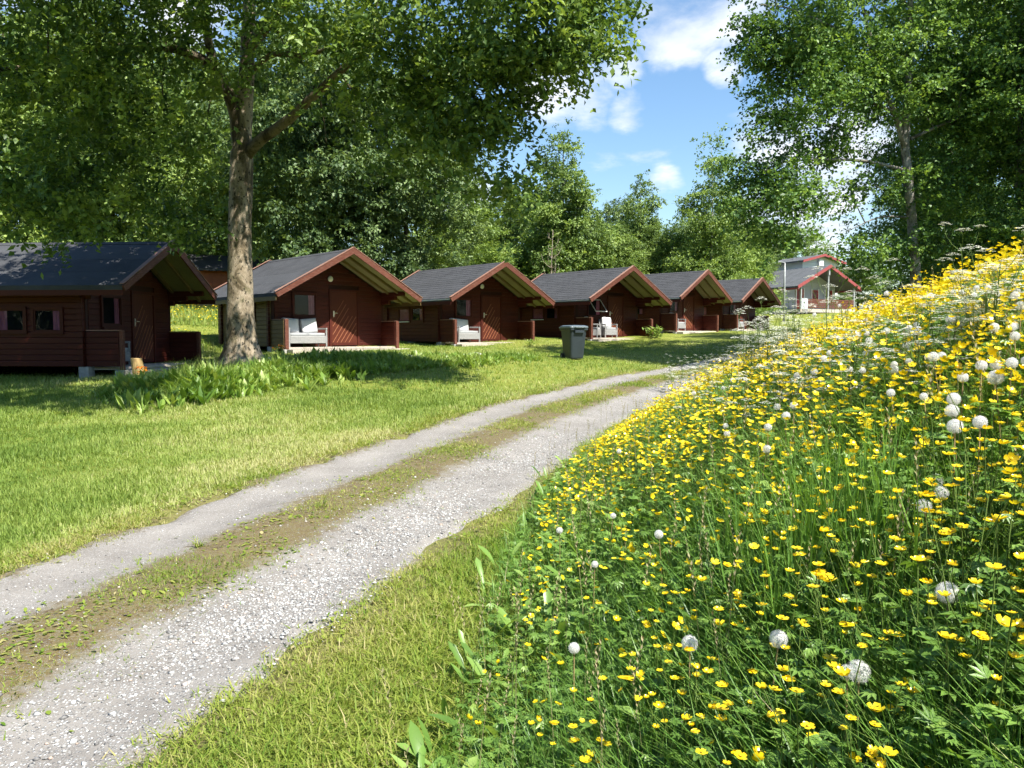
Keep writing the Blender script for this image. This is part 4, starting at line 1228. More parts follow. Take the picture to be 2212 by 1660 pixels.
def big_tree():
    """the large tree in front of the second cabin: speckled trunk, forked limbs, wide crown reaching over the lawn"""
    b = at(525, 787, 19.4)
    gzb = gz(b.x, b.y)
    root = empty('aspen_tree', (b.x, b.y, gzb))
    tag(root, 'large tree with thick pale dark-speckled trunk and forked limbs over the lawn', 'tree')
    O = Vector((b.x, b.y, gzb))
    def P(px, py, d): return at(px, py, d) - O
    # trunk with root flare
    spine = curve_pts([P(524, 800, 19.4), P(522, 740, 19.4), P(519, 640, 19.4), P(518, 520, 19.4), P(521, 400, 19.4), P(522, 325, 19.4), P(527, 240, 19.4), P(533, 150, 19.3), P(537, 60, 19.2), P(541, -60, 19.1), P(548, -220, 19.0), P(556, -400, 18.8)], 46)
    seg = 24
    vs, fs = [], []
    zmax = spine[-1].z
    for i, p in enumerate(spine):
        z = p.z
        rr = np.interp(z, [-.3, 0, .35, .8, 1.6, 3.2, 5.1, 5.6, 7.5, 10.5, 15], [.74, .56, .42, .35, .31, .285, .27, .22, .175, .12, .04])
        fl = max(0, 1 - z / .9) if z > 0 else 1
        for j in range(seg):
            a = 6.28318 * j / seg
            m = 1 + .16 * fl * math.cos(a * 5 + .6) + .07 * fl * math.cos(a * 3) + .03 * math.sin(a * 2 + z * 1.3) + .022 * math.sin(a * 5 - z * 2.7) + .015 * math.sin(a * 9 + z * 6)
            vs.append((p.x + math.cos(a) * rr * m, p.y + math.sin(a) * rr * m, z))
    n = len(spine)
    for i in range(n - 1):
        for j in range(seg): fs.append((i * seg + j, i * seg + (j + 1) % seg, (i + 1) * seg + (j + 1) % seg, (i + 1) * seg + j))
    fs.append(tuple((n - 1) * seg + j for j in range(seg)))
    MB().add(vs, fs).build('trunk', MT['bark_main'], root, smooth=True)
    limbs = [
        ([P(526, 345, 19.4), P(560, 305, 19.2), P(620, 262, 18.8), P(680, 205, 18.4), P(745, 145, 17.9), P(830, 60, 17.2), P(920, -60, 16.3), P(1010, -170, 15.3)], .15, .035),
        ([P(517, 320, 19.4), P(510, 250, 19.3), P(490, 195, 19.1), P(462, 140, 18.9), P(445, 60, 18.6), P(430, -60, 18.2), P(410, -220, 17.5)], .19, .05),
        ([P(462, 142, 18.9), P(400, 112, 18.3), P(330, 100, 17.7), P(240, 104, 17.0), P(120, 128, 16.2), P(20, 150, 15.5), P(-120, 150, 14.8)], .12, .03),
        ([P(535, 110, 19.3), P(600, 30, 18.6), P(690, -80, 17.6), P(800, -220, 16.2), P(900, -380, 14.5)], .13, .03),
        ([P(532, 170, 19.3), P(585, 120, 18.9), P(660, 120, 18.3), P(760, 90, 17.5), P(900, 60, 16.5), P(1060, 50, 15.6)], .075, .018),
        ([P(440, 20, 18.5), P(360, -70, 17.3), P(250, -170, 15.8), P(150, -260, 14)], .1, .025),
        ([P(541, -60, 19.1), P(640, -230, 18.8), P(700, -420, 18)], .09, .02),
        ([P(430, -60, 18.2), P(450, -160, 15.5), P(480, -260, 12.5), P(520, -330, 10.5)], .09, .02),
    ]
    nodes = [tuple(p) for p in spine if p.z > 5.5]
    for ctrl, r0, r1 in limbs:
        pts = curve_pts(ctrl, 14)
        mb = MB(); limb_tubes(mb, pts, r0, r1, 10)
        mb.build('limb', MT['bark_limb'], root, smooth=True)
        nodes += [tuple(p) for p in pts[2:]]
    def E(px, py, d, rx, ry, rz, w): return (tuple(P(px, py, d)), (rx, ry, rz), w)
    ells = [
        E(560, -120, 17.5, 4.2, 2.6, 2.6, 12), E(820, -60, 16.0, 2.8, 2.2, 1.9, 9), E(1060, 0, 15.0, 2.0, 1.9, 1.3, 6), E(1210, 5, 14.4, 1.35, 1.5, .85, 3.2),
        E(980, 170, 15.8, 1.35, 1.4, .95, 2.6), E(1085, 180, 15.6, .75, .9, .8, 1.1), E(840, 190, 16.5, 1.3, 1.3, .9, 2.2),
        E(700, 20, 17.2, 1.3, 1.2, .8, 1.5), E(260, -60, 15.8, 2.3, 2.2, 1.2, 5.5), E(80, 30, 15.0, 2.2, 2.0, 1.5, 5.5), E(180, 210, 16.0, 2.2, 1.6, 1.2, 4.0), E(40, 340, 15.6, 1.8, 1.5, 1.2, 3.0), E(330, 300, 17.0, 1.2, 1.2, 1.2, 1.8), E(400, 430, 18.0, .8, .9, .9, .9),
        E(160, 420, 16.4, 1.5, 1.2, .8, 1.9), E(240, 505, 16.8, .35, .4, .3, .2), E(130, 545, 16.2, .4, .3, .1, .08),
        E(430, 150, 18.4, 1.0, 1.0, .7, 1.0), E(620, 30, 17.6, 1.2, 1.0, .9, 1.4),
        E(350, -420, 13.0, 2.8, 2.4, 1.2, 5), E(100, -430, 12.0, 2.4, 2.2, 1.2, 4.5), E(560, -560, 17, 3.2, 2.4, 1.8, 6),
        E(1260, 60, 14.2, .5, .7, .55, .5), E(1105, 310, 15.6, .5, .6, .7, .7), E(1030, 310, 15.8, .9, .9, .8, 1.3), E(940, 330, 16.2, .9, .9, .8, 1.1), E(1110, 390, 15.6, .3, .4, .35, .3),
        E(470, -300, 10.2, 1.1, 1.1, .6, 1.6), E(290, -300, 10.6, 1.7, 1.8, .8, 5), E(40, -230, 11.5, 1.8, 1.6, .8, 3.5),
    ]
    C, U = in_ellipsoids(500, ells, .35)
    # gaps the sun comes through: the lower trunk and the cabin behind it stand in full light
    sv = np.array(sun_vec); Ow = np.array(O)
    t = (C[:, :2] @ sv[:2]) / (sv[:2] @ sv[:2]); perp = np.linalg.norm(C[:, :2] - t[:, None] * sv[:2], axis=1); z0 = C[:, 2] - t * sv[2]
    drop = (perp < .85) & (z0 > .0) & (z0 < 3.9) & (t > .5)
    _, cl, caz = CABINS[1]; ca = -R(caz)
    for zz in (.3, 1.6, 3.0):
        W = C + Ow; q = (W[:, 2] - (cl[2] + zz)) / sv[2]; lx = W[:, 0] - q * sv[0] - cl[0]; ly = W[:, 1] - q * sv[1] - cl[1]
        uu = lx * math.cos(ca) + ly * math.sin(ca); vv = -lx * math.sin(ca) + ly * math.cos(ca)
        drop |= (np.abs(uu) < 3.1) & (vv > -.6) & (vv < 5.9)
    C = C[~drop]
    out = C.copy(); out[:, 2] = (out[:, 2] - 8) * .5
    out /= np.linalg.norm(out, axis=1)[:, None] + 1e-6
    mb = MB()
    grow(nodes, C[rng.choice(len(C), min(330, len(C)), replace=False)], mb, r=.045, seg=5)
    # bare hanging twigs beside the fork
    for ctrl in ([P(470, 150, 18.8), P(450, 240, 18.5), P(440, 300, 18.4), P(415, 345, 18.3), P(380, 430, 18.2)], [P(690, 210, 18.2), P(700, 260, 18.1), P(705, 310, 18.0)],
                 [P(360, 120, 17.9), P(350, 190, 17.8), P(362, 250, 17.7), P(345, 290, 17.6)], [P(560, 130, 18.6), P(600, 105, 18.3), P(650, 85, 18.0)]):
        limb_tubes(mb, curve_pts(ctrl, 10), .02, .006, 5)
    tag(mb.build('branches', MT['bark_limb'], root, smooth=True), kind='stuff')
    tpl = spray_templates(8, 21, .5, .15, .088, droop=.4)
    link('crown', crown_mesh('crown', C, out, 10, .29, tpl, 1.0, droop=.3), MT['leaf_main'], root)
big_tree()

def back_trees():
    def base(px, d): 
        x = (px - CXP) / FPX * d
        return (x, d, gz(x, d) - .05)
    def hgt(py, d, b): return EYE + (730 - py) * d / FPX - b[2]
    G = 'trees behind the cabins'
    # tall dark trees on the slope behind the first cabins
    b = base(690, 37)
    t_dark = make_tree('broadleaf_tree', 'dark tall tree rising directly over the trunk cabin roof', b, 15.0, 9.5, 'leaf_dark', 'bark_dark', 190, 19, .42, .19, .125, .2, .12, group=G, nleaf=21, twig=.55)
    b = base(250, 38)
    t_mid = make_tree('broadleaf_tree', 'tall light green tree behind the nearest cabin roof', b, 14.5, 10, 'leaf_mid', 'bark_dark', 190, 19, .42, .19, .125, .2, .1, group=G, nleaf=21, twig=.55)
    b = base(1215, 54)
    t_oval = make_tree('broadleaf_tree', 'rounded full tree with highest top above the cabin row, bare shrub before it', b, hgt(308, 54, b) * 1.07, 8.4, 'leaf_mid', 'bark_grey', 200, 20, .42, .18, .125, .2, .08, group=G, shape='cone', nleaf=21, twig=.55)
    b = base(1530, 56)
    t_birch = make_tree('birch_tree', 'feathery light green birch right of the sky gap, over the far cabins', b, hgt(318, 56, b) * 1.05, 6.6, 'leaf_birch', 'bark_birch', 170, 18, .45, .16, .105, .13, .1, group=G, shape='cone', nleaf=21, twig=.65, droop=.7)
    copy = copy_tree
    copy(t_dark, 'dark tree between the first two cabin roofs, mostly behind the trunk', base(400, 54), 1.2, (1.15, 1.2), G)
    copy(t_dark, 'dark tree above the gap between trunk cabin and its neighbour', base(880, 39), 3.6, (.9, .88), G)
    copy(t_mid, 'light green tree at the photo edge behind the long roof', base(20, 37), 2.2, (.95, .95), G)
    copy(t_mid, 'light tree partly hidden behind the forked limbs', base(560, 44), 4.0, (1.0, 1.05), G)
    copy(t_dark, 'shaded tree filling the edge of the photo high over the roof', base(-160, 41), 5.0, (1.1, 1.05), G)
    copy(t_mid, 'green tree filling the space behind the long roof middle', base(150, 46), 5.4, (1.1, 1.12), G)
    b = base(1010, 50)
    copy(t_birch, 'pale weeping birch under the crown edge of the big tree', b, 1.0, (1.15, hgt(385, 50, b) / 15.3), G)
    b = base(930, 47); copy(t_birch, 'pale green birch half covered by the dark tree', b, 2.4, (1.0, hgt(420, 47, b) / 15.3), G)
    b = base(1085, 57); copy(t_oval, 'green tree beside the rounded tree, sunken behind birch', b, 1.9, (.8, .76), G)
    b = base(1380, 62); copy(t_oval, 'bluish green pointed tree in the middle of the far treeline', b, 2.6, (.78, .86), G)
    b = base(1445, 60); copy(t_mid, 'low bushy tree between pointed tree and far birch', b, .9, (.55, .52), G)
    b = base(1590, 62); copy(t_birch, 'birch close beside the far birch, leaning towards the house', b, 3.5, (1.0, .82), G)
    b = base(1300, 58); copy(t_mid, 'low broad tree filling below the rounded tree', b, 3.1, (.7, .5), G)
    b = base(1480, 66); copy(t_dark, 'dark round tree far behind the second farthest cabin', b, 2.1, (.8, .52), G)
    b = base(1660, 92); copy(t_dark, 'dark round tree just behind the grey house roof', b, .4, (1.0, .72), G)
    b = base(1610, 78); copy(t_mid, 'bushy tree standing between last cabin and grey house', b, 1.3, (.6, .55), G)
    b = base(1760, 115); copy(t_birch, 'faint distant tree peeking over the grey house', b, 4.4, (1.3, .95), G)
    b = base(1850, 100); copy(t_mid, 'distant tree behind the right end of the grey house', b, 2.9, (.9, .5), G)
    RANK = ['second-rank tree glimpsed behind the light tree over the long roof', 'second-rank tree glimpsed behind the dark tree over the trunk cabin', 'second-rank tree glimpsed behind the weeping birch', 'second-rank tree glimpsed behind the rounded highest tree',
            'second-rank tree glimpsed behind the pointed bluish tree', 'second-rank tree glimpsed behind the feathery birch', 'second-rank tree glimpsed at the very photo edge behind the long roof', 'second-rank tree glimpsed right behind the speckled trunk']
    for i, (px, d, rz, s, src) in enumerate(((300, 60, 1, 1.1, t_mid), (700, 58, 2, 1.1, t_dark), (960, 64, 3, .85, t_mid), (1150, 72, 4, .8, t_mid), (1330, 76, 5, .75, t_dark), (1520, 80, 6, .72, t_mid), (0, 58, .5, 1.15, t_dark), (500, 56, 5.1, 1.1, t_mid))):
        copy(src, RANK[i], base(px, d), rz, (s, s), G)
    # bare shrub standing before the rounded tree
    p = base(1190, 46)
    r = empty('bare_shrub', p)
    tag(r, 'leafless pale shrub in front of the rounded tree', 'shrub')
    mb = MB(); h = EYE + (730 - 500) * 46 / FPX - p[2]
    stem = curve_pts([(0, 0, -.2), (.05, 0, h * .3), (.02, .05, h * .65), (.1, 0, h)], 12)
    mb.tube(stem, [.06 * (1 - i / 13) + .006 for i in range(12)], 7)
    for i in range(34):
        s = stem[random.randint(1, 10)]; a = random.uniform(0, 6.28); l = random.uniform(.6, 1.7) * (1 - s.z / h * .55)
        e = s + Vector((math.cos(a) * l * .6, math.sin(a) * l * .6, l * .8))
        mb.tube(curve_pts([s, (s + e) * .5 + Vector((math.cos(a) * .12, math.sin(a) * .12, -.1)), e], 5), [.022, .018, .014, .01, .004], 5, cap=False)
    tag(mb.build('branches', MT['bare'], r, smooth=True), kind='stuff')
back_trees()

def right_trees():
    G = 'trees along the top of the flower bank'
    def base(px, d):
        x = (px - CXP) / FPX * d
        return Vector((x, d, gz(x, d) - .05))
    tpl = spray_templates(8, 21, .5, .125, .092, droop=.35)
    # tree with the pale trunk: a forked stem, open drooping boughs reaching over the track
    b = base(1981, 25)
    root = empty('poplar_tree', b)
    tag(root, 'tall tree with pale leaning trunk above the flower bank', 'tree', G)
    def P(px, py, d): return at(px, py, d) - b
    tr = curve_pts([Vector((0.05, 0, -.4)), P(1978, 600, 25), P(1970, 480, 25), P(1962, 380, 25), P(1955, 310, 25), P(1962, 200, 25), P(1965, 80, 25), P(1970, -60, 25), P(1985, -260, 25), P(2000, -480, 25)], 30)
    MB().tube(tr, list(np.interp(range(30), [0, 4, 14, 29], [.2, .155, .125, .025])), 12).build('trunk', MT['bark_grey'], root, smooth=True)
    limbs = [([P(1957, 330, 25), P(1935, 250, 24.8), P(1905, 180, 24.5), P(1885, 100, 24.2), P(1860, 0, 24), P(1830, -140, 23.6)], .1, .03),
             ([P(1960, 370, 25), P(1880, 350, 24.4), P(1790, 345, 23.6), P(1700, 350, 22.8), P(1640, 370, 22.3)], .06, .012),
             ([P(1930, 240, 24.8), P(1850, 215, 24), P(1760, 215, 23.2), P(1680, 240, 22.5)], .05, .012),
             ([P(1890, 110, 24.3), P(1800, 60, 23.5), P(1710, 20, 22.7), P(1640, 10, 22)], .055, .012),
             ([P(1966, 470, 25), P(1900, 470, 24.5), P(1830, 500, 24)], .04, .01),
             ([P(1968, 300, 25), P(2060, 260, 25.3), P(2150, 240, 25.6)], .06, .015)]
    nodes = [tuple(p) for p in tr[8:]]
    for c, r0, r1 in limbs:
        pts = curve_pts(c, 12); mb = MB(); limb_tubes(mb, pts, r0, r1, 8); mb.build('limb', MT['bark_grey'], root, smooth=True)
        nodes += [tuple(p) for p in pts[1:]]
    def E(px, py, d, rx, ry, rz, w): return (tuple(P(px, py, d)), (rx, ry, rz), w)
    ells = [E(1740, 60, 22.8, 1.4, 1.5, 1.0, 2.4), E(1650, 60, 22.4, .5, .6, .5, .4), E(1780, 130, 23.5, 1.6, 1.5, 1.1, 3.0), E(1720, 215, 22.8, 1.4, 1.3, .6, 1.8), E(1660, 260, 22.4, .6, .7, .4, .5), E(1880, 60, 24.3, 1.9, 1.6, 1.7, 5),
            E(1800, 300, 23.8, 1.3, 1.2, .6, 1.7), E(1690, 400, 22.7, 1.05, 1.0, .8, 2.2), E(1640, 460, 22.4, .6, .6, .6, .8), E(1690, 505, 22.6, .6, .6, .5, .8), E(1640, 360, 22.4, .6, .6, .35, .6), E(1760, 430, 23.2, .5, .6, .7, .5),
            E(1890, 420, 24.5, .8, .8, .7, .8), E(1990, 380, 25, 1.1, 1.1, .8, 1.3), E(1940, 180, 24.8, 1.4, 1.3, 1.4, 2.8), E(2020, 60, 25, 1.9, 1.7, 1.8, 5), E(1960, 530, 25.2, .9, .8, .7, 1), E(1880, 540, 24.8, .7, .6, .5, .6),
            E(1830, -160, 23.6, 2.6, 2.2, 1.8, 7), E(2000, -260, 25, 2.6, 2.2, 2.0, 7), E(1740, -140, 22.5, 1.6, 1.6, 1.2, 3.4), E(2060, 200, 25.4, 1.5, 1.4, 1.4, 3)]
    C, U = in_ellipsoids(330, ells, .4)
    out = C.copy(); out[:, 2] = (out[:, 2] - 6) * .4; out /= np.linalg.norm(out, axis=1)[:, None] + 1e-6
    mb = MB(); grow(nodes, C[rng.choice(len(C), 220, replace=False)], mb, r=.035)
    tag(mb.build('branches', MT['bark_grey'], root, smooth=True), kind='stuff')
    link('crown', crown_mesh('crown', C, out, 13, .31, tpl, 1.0, droop=.3), MT['leaf_right'], root)
    # its neighbours
    b2 = base(2190, 26)
    t2 = make_tree('poplar_tree', 'dense dark green tree filling the upper corner beside the pale trunk', tuple(b2), 15.5, 8.0, 'leaf_right', 'bark_grey', 240, 16, .4, .11, .08, .2, .06, group=G, tpl=tpl)
    b3 = base(2035, 31)
    copy_tree(t2, 'dark-trunked tree close behind the pale trunk', tuple(b3), 2.0, (.85, 1.0), G)
    copy_tree(t2, 'tree behind the bank showing between pale trunk and house', tuple(base(1995, 38)), 4.0, (.62, .55), G)
    copy_tree(t2, 'tree at the very edge of the photo behind the bank top', tuple(base(2340, 24)), 5.2, (.95, 1.0), G)
    copy_tree(t2, 'farther tree filling the dark gap right of the dark trunk', tuple(base(2130, 40)), 1.0, (1.1, 1.1), G)
right_trees()

# ------------------------------------------------------------------ mown grass
def frame_left(y): return -(.70 * y + 1.2)
def frame_right(y): return .70 * y + 1.2
def lawn_grass():
    parts = []
    tp = [tuft(7, .05, .0095, .032, 1, (.2, 1.7), .65) for _ in range(8)]
    x, y = sample_strip(44000, 3.2, 15.0, frame_left, lambda q: smoothI(q, XL) + .12, 1.35)
    keep = rng.uniform(0, 1, len(x)) < np.clip((smoothI(y, XL) - x) / .5 + .25, .12, 1)
    x, y = x[keep], y[keep]
    n = len(x)
    t = np.clip(vnoise(x, y, 1.1, 3) * .7 + vnoise(x, y, 4.5, 5) * .35 + rng.normal(0, .17, n) - .04 + .35 * np.exp(-((smoothI(y, XL) - x) / .5) ** 2), 0, 1)
    sz = (.8 + .6 * vnoise(x, y, 2.2, 9)) * (1 + np.clip(y - 6, 0, 9) * .07)
    parts.append(scatter(tp, np.stack([x, y, ground(x, y) - .006], -1), rotz(rng.uniform(0, 6.28, n)), sz, t, .18))
    # coarser tufts further off
    tp2 = [tuft(7, .085, .018, .06, 1, (.2, 1.0)) for _ in range(6)]
    x, y = sample_strip(20000, 12.0, 34.0, lambda q: np.maximum(frame_left(q), -17), lambda q: smoothI(q, XL) + .1, 1.0)
    n = len(x)
    t = np.clip(vnoise(x, y, 1.1, 3) * .7 + vnoise(x, y, 4.5, 5) * .3 + rng.normal(0, .17, n) - .0, 0, 1)
    parts.append(scatter(tp2, np.stack([x, y, ground(x, y) - .01], -1), rotz(rng.uniform(0, 6.28, n)), rng.uniform(.7, 1.3, n), t, .18))
    V, F, T = merge(parts)
    o = link('lawn_grass', np_mesh('lawn_grass', V, F, T), MT['lawn_blade'])
    tag(o, 'short yellow-green mown grass of the lawn before the cabins', 'grass', kind='stuff')
lawn_grass()

def verge_grass():
    parts = []
    tp = [tuft(6, .085, .0078, .03, 2, (.2, 1.7), .65) for _ in range(8)]
    x, y = sample_strip(11500, 1.9, 12.0, lambda q: smoothI(q, XR) - .06, lambda q: foot(q) + .25, 1.2)
    n = len(x)
    e = (x - smoothI(y, XR))
    keep = rng.uniform(0, 1, n) < np.clip(e / .3 + .3, .1, 1)
    x, y, e = x[keep], y[keep], e[keep]; n = len(x)
    t = np.clip(vnoise(x, y, 3.0, 13) * .7 + rng.normal(.04, .2, n) + .25 * np.exp(-(e / .25) ** 2), 0, 1)
    parts.append(scatter(tp, np.stack([x, y, ground(x, y) - .006], -1), rotz(rng.uniform(0, 6.28, n)), rng.uniform(.55, 1.15, n) * (.75 + .4 * np.clip(e, 0, 1)), t, .2))
    V, F, T = merge(parts)
    o = link('verge_grass', np_mesh('verge_grass', V, F, T), MT['verge_blade'])
    tag(o, 'straw-tinged cut grass of the verge between gravel and meadow', 'grass', kind='stuff')
verge_grass()

def track_growth():
    """thin dry turf on the crown of the track and along both edges"""
    tp = [tuft(6, .04, .0065, .025, 1, (.4, 1.4)) for _ in range(6)]
    u = np.concatenate([rng.normal(.48, .085, 15000), rng.normal(.005, .045, 9500), rng.normal(1.0, .03, 3000)])
    n = len(u)
    y = 2.2 * (26 / 2.2) ** rng.uniform(0, 1, n)
    xl, xr = smoothI(y, XL), smoothI(y, XR)
    x = xl + (xr - xl) * u
    keep = rng.uniform(0, 1, n) < np.clip((vnoise(x, y, 3.4, 21) - .28) * 2.4, 0.05, 1)
    x, y, u = x[keep], y[keep], u[keep]; n = len(x)
    t = np.clip(vnoise(x, y, 2.0, 4) * .5 + rng.normal(.32, .2, n), 0, 1)
    sz = rng.uniform(.4, 1.2, n) * (1 + np.clip(y - 6, 0, 12) * .08)
    V, F, T = scatter(tp, np.stack([x, y, ground(x, y) + road_profile(u) - .012], -1), rotz(rng.uniform(0, 6.28, n)), sz, t, .2)
    pl = [leaf_tpl(.035, .017, .2, .15, 2, [.85, .9]), leaf_tpl(.028, .02, .2, .1, 2, [.9, .95]), quadleaf(.03, .012, .2)]
    k = 5200
    u2 = np.concatenate([rng.normal(.48, .09, k), rng.normal(.0, .05, 1800), rng.normal(1.01, .03, 900)]); k = len(u2)
    y2 = 2.2 * (20 / 2.2) ** rng.uniform(0, 1, k)
    l2, r2 = smoothI(y2, XL), smoothI(y2, XR); x2 = l2 + (r2 - l2) * u2
    kp = rng.uniform(0, 1, k) < np.clip((vnoise(x2, y2, 5.5, 91) - .35) * 3, .04, 1)
    x2, y2, u2 = x2[kp], y2[kp], u2[kp]; k = len(x2)
    P2 = scatter(pl, np.stack([x2, y2, ground(x2, y2) + road_profile(u2) - .002], -1), rotz(rng.uniform(0, 6.28, k)) @ rotx(rng.uniform(.0, .6, k)), rng.uniform(.5, 1.4, k) * (1 + np.clip(y2 - 6, 0, 12) * .06), np.clip(rng.normal(.5, .25, k), 0, 1), .1)
    V, F, T = merge([(V, F, T), P2])
    o = link('track_turf', np_mesh('track_turf', V, F, T), MT['verge_blade'])
    tag(o, 'thin dry turf growing along the middle of the gravel track', 'grass', kind='stuff')
    # plantain rosettes one can pick out
    spots = [(800, 1043, .13, 'small green weed tuft growing between the ruts, the farthest of four'), (690, 1103, .17, 'yellowish grass tuft between the ruts beside a reddish weed'),
             (620, 1132, .13, 'low green weed with reddish leaf between the ruts'), (430, 1190, .12, 'weed tuft at the edge of the upper rut, nearest of four'),
             ]
    for i, (px, py, s, lab) in enumerate(spots):
        p = on_ground(px, py, .01)
        pr = []
        for k in range(26):
            v, f = leaf_tpl(s * random.uniform(.6, 1.1), s * .22, .3, .35, 3) if i % 2 == 0 else blade(s * random.uniform(.6, 1.1), .008, random.uniform(.4, 1.1), 0, 3)
            Rm = (rotz(np.array([random.uniform(0, 6.28)])) @ rotx(np.array([random.uniform(.15, .9) if i % 2 == 0 else 0.0])))[0]
            pr.append((v @ Rm.T + np.array([random.gauss(0, s * .12), random.gauss(0, s * .12), 0]), f, np.full(len(v), random.random())))
        V, F, T = merge(pr)
        o = link('weed_tuft', np_mesh('weed_tuft', V, F, T), MT['verge_blade'], None, (p.x, p.y, gz(p.x, p.y)))
        tag(o, lab, 'weed', 'weeds growing on the track')
track_growth()

# ------------------------------------------------------------------ loose gravel
def gravel():
    base = np.array([(0, 0, .95)] + [(math.cos(k * 1.0472), math.sin(k * 1.0472), .25 * (-1) ** k) for k in range(6)] + [(0, 0, -.6)])
    tri = np.array([(0, 1 + k, 1 + (k + 1) % 6) for k in range(6)] + [(7, 1 + (k + 1) % 6, 1 + k) for k in range(6)])
    tp = []
    for _ in range(6):
        v = base * rng.uniform(.72, 1.2, (len(base), 1)) * np.array([1, rng.uniform(.6, .95), rng.uniform(.45, .7)])
        tp.append((v, tri))
    n = 27000
    y = 2.2 * (11 / 2.2) ** (rng.uniform(0, 1, n) ** 1.25)
    right = rng.uniform(0, 1, n) < .8
    u = np.where(right, rng.normal(.80, .09, n), rng.normal(.24, .13, n))
    ok = (u > .56) & (u < 1.02) | (u > .02) & (u < .56)
    y, u = y[ok], u[ok]; n = len(y)
    xl, xr = smoothI(y, XL), smoothI(y, XR); x = xl + (xr - xl) * u
    keep = rng.uniform(0, 1, n) < np.clip((vnoise(x, y, 2.6, 31) - .2) * 2.2, .12, 1)
    x, y, u = x[keep], y[keep], u[keep]; n = len(x)
    s = np.clip(rng.lognormal(math.log(.0058), .45, n), .003, .018) * np.where(u > .5, 1, .72)
    z = ground(x, y) + road_profile(u) - .005 + s * .15
    Rm = rotz(rng.uniform(0, 6.28, n)) @ rotx(rng.normal(0, .3, n))
    V, F, T = scatter(tp, np.stack([x, y, z], -1), Rm, s, rng.uniform(0, 1, n), 0)
    M = Mat('gravel_stone')
    M.color(M.ramp(M.attr('tint'), [(0.0, (0.13, 0.125, 0.12)), (0.3, (0.28, 0.275, 0.265)), (0.6, (0.44, 0.44, 0.425)), (0.9, (0.66, 0.655, 0.63)), (1.0, (0.42, 0.31, 0.24))])).set(.8, .25)
    o = link('gravel', np_mesh('gravel', V, F, T), M.m)
    tag(o, 'loose pale gravel stones lying in the wheel ruts', 'gravel', kind='stuff')
gravel()

# ------------------------------------------------------------------ undergrowth round the big trunk
def undergrowth():
    tp = []
    for _ in range(6):
        pr = []
        for k in range(9):
            l = rng.uniform(.16, .36)
            v, f = leaf_tpl(l, l * rng.uniform(.14, .34), .3, rng.uniform(.05, .5), 2, [.85, .9])
            Rm = (rotz(np.array([rng.uniform(0, 6.28)])) @ rotx(np.array([rng.uniform(.75, 1.5)])))[0]
            pr.append((v @ Rm.T + np.array([rng.normal(0, .05), rng.normal(0, .05), 0]), f, np.full(len(v), rng.uniform(0, 1))))
        for k in range(7):
            v, f = blade(rng.uniform(.25, .5), .013, rng.uniform(.1, .6), rng.uniform(0, 6.28), 2)
            pr.append((v, f, np.full(len(v), rng.uniform(0, 1))))
        tp.append(merge(pr))
    path = [on_ground(px, py, 0, 8, 30) for px, py in ((245, 866), (330, 872), (430, 864), (530, 846), (640, 826), (740, 810), (840, 800), (940, 792), (1060, 784), (1130, 776))]
    wid = [.5, 1.3, 1.8, 2.2, 2.1, 1.9, 1.6, 1.3, .8, .3]
    hh = [.9, 1.05, 1.12, 1.05, .95, .9, .85, .75, .65, .5]
    n = 3600
    t = rng.uniform(0, 1, n) * (len(path) - 1.001); i = t.astype(int); f_ = t - i
    P = np.array([p[:] for p in path]); W = np.array(wid); Hh = np.array(hh)
    c = P[i] + (P[i + 1] - P[i]) * f_[:, None]; w = W[i] + (W[i + 1] - W[i]) * f_; h = Hh[i] + (Hh[i + 1] - Hh[i]) * f_
    back = rng.uniform(-.15, 1, n)
    x = c[:, 0] + rng.normal(0, .25, n); y = c[:, 1] + .1 + w * 1.6 * back + rng.normal(0, .35, n)
    # keep the weeds off the cabin porches
    ok = np.ones(n, bool)
    for ci in (0, 1, 2):
        _, loc, az = CABINS[ci]; a = -R(az)
        dx, dy = x - loc[0], y - loc[1]
        uu = dx * math.cos(a) + dy * math.sin(a); vv = -dx * math.sin(a) + dy * math.cos(a)
        ok &= ~((np.abs(uu) < 2.35) & (vv > .08) & (vv < 9))
    x, y, h = x[ok], y[ok], h[ok]; n = len(x)
    V, F, T = scatter(tp, np.stack([x, y, ground(x, y) - .01], -1), rotz(rng.uniform(0, 6.28, n)), h * rng.uniform(.45, 1.15, n) * (.55 + .9 * vnoise(x, y, 2.4, 77)), np.clip(vnoise(x, y, 1.6, 8) * .8 + rng.normal(.25, .2, n), 0, 1), .3)
    o = link('undergrowth', np_mesh('undergrowth', V, F, T), MT['weed'])
    tag(o, 'leafy green weeds growing round the big trunk in front of cabins', 'weeds', kind='stuff')
    for px, py, s in ((708, 772, .14), (585, 770, .1), (880, 771, .15), (1028, 762, .12), (1000, 764, .1)):
        p = on_ground(px, py + 6, .1, 8, 30)
        bm = bmesh.new(); bmesh.ops.create_icosphere(bm, subdivisions=2, radius=1)
        for v in bm.verts:
            q = v.co; k = 1 + .18 * math.sin(q.x * 3 + px) + .14 * math.sin(q.y * 4 + py) + random.uniform(-.04, .04)
            v.co = Vector((q.x * s * 1.7 * k, q.y * s * k, q.z * s * k * .9))
        me = bpy.data.meshes.new('stone'); bm.to_mesh(me); bm.free()
        o = link('stone', me, MT['stone'], None, (p.x, p.y, gz(p.x, p.y) + s * .6))
        tag(o, {708: 'pale field stone in the weeds below the trunk cabin door', 585: 'small field stone in the weeds beside the trunk foot', 880: 'largest field stone in the weeds below the trunk cabin porch wall', 1028: 'field stone in the grass below the next cabin sofa', 1000: 'smallest field stone left of the stone below the next sofa'}[px], 'stone', 'stones among the weeds')
undergrowth()

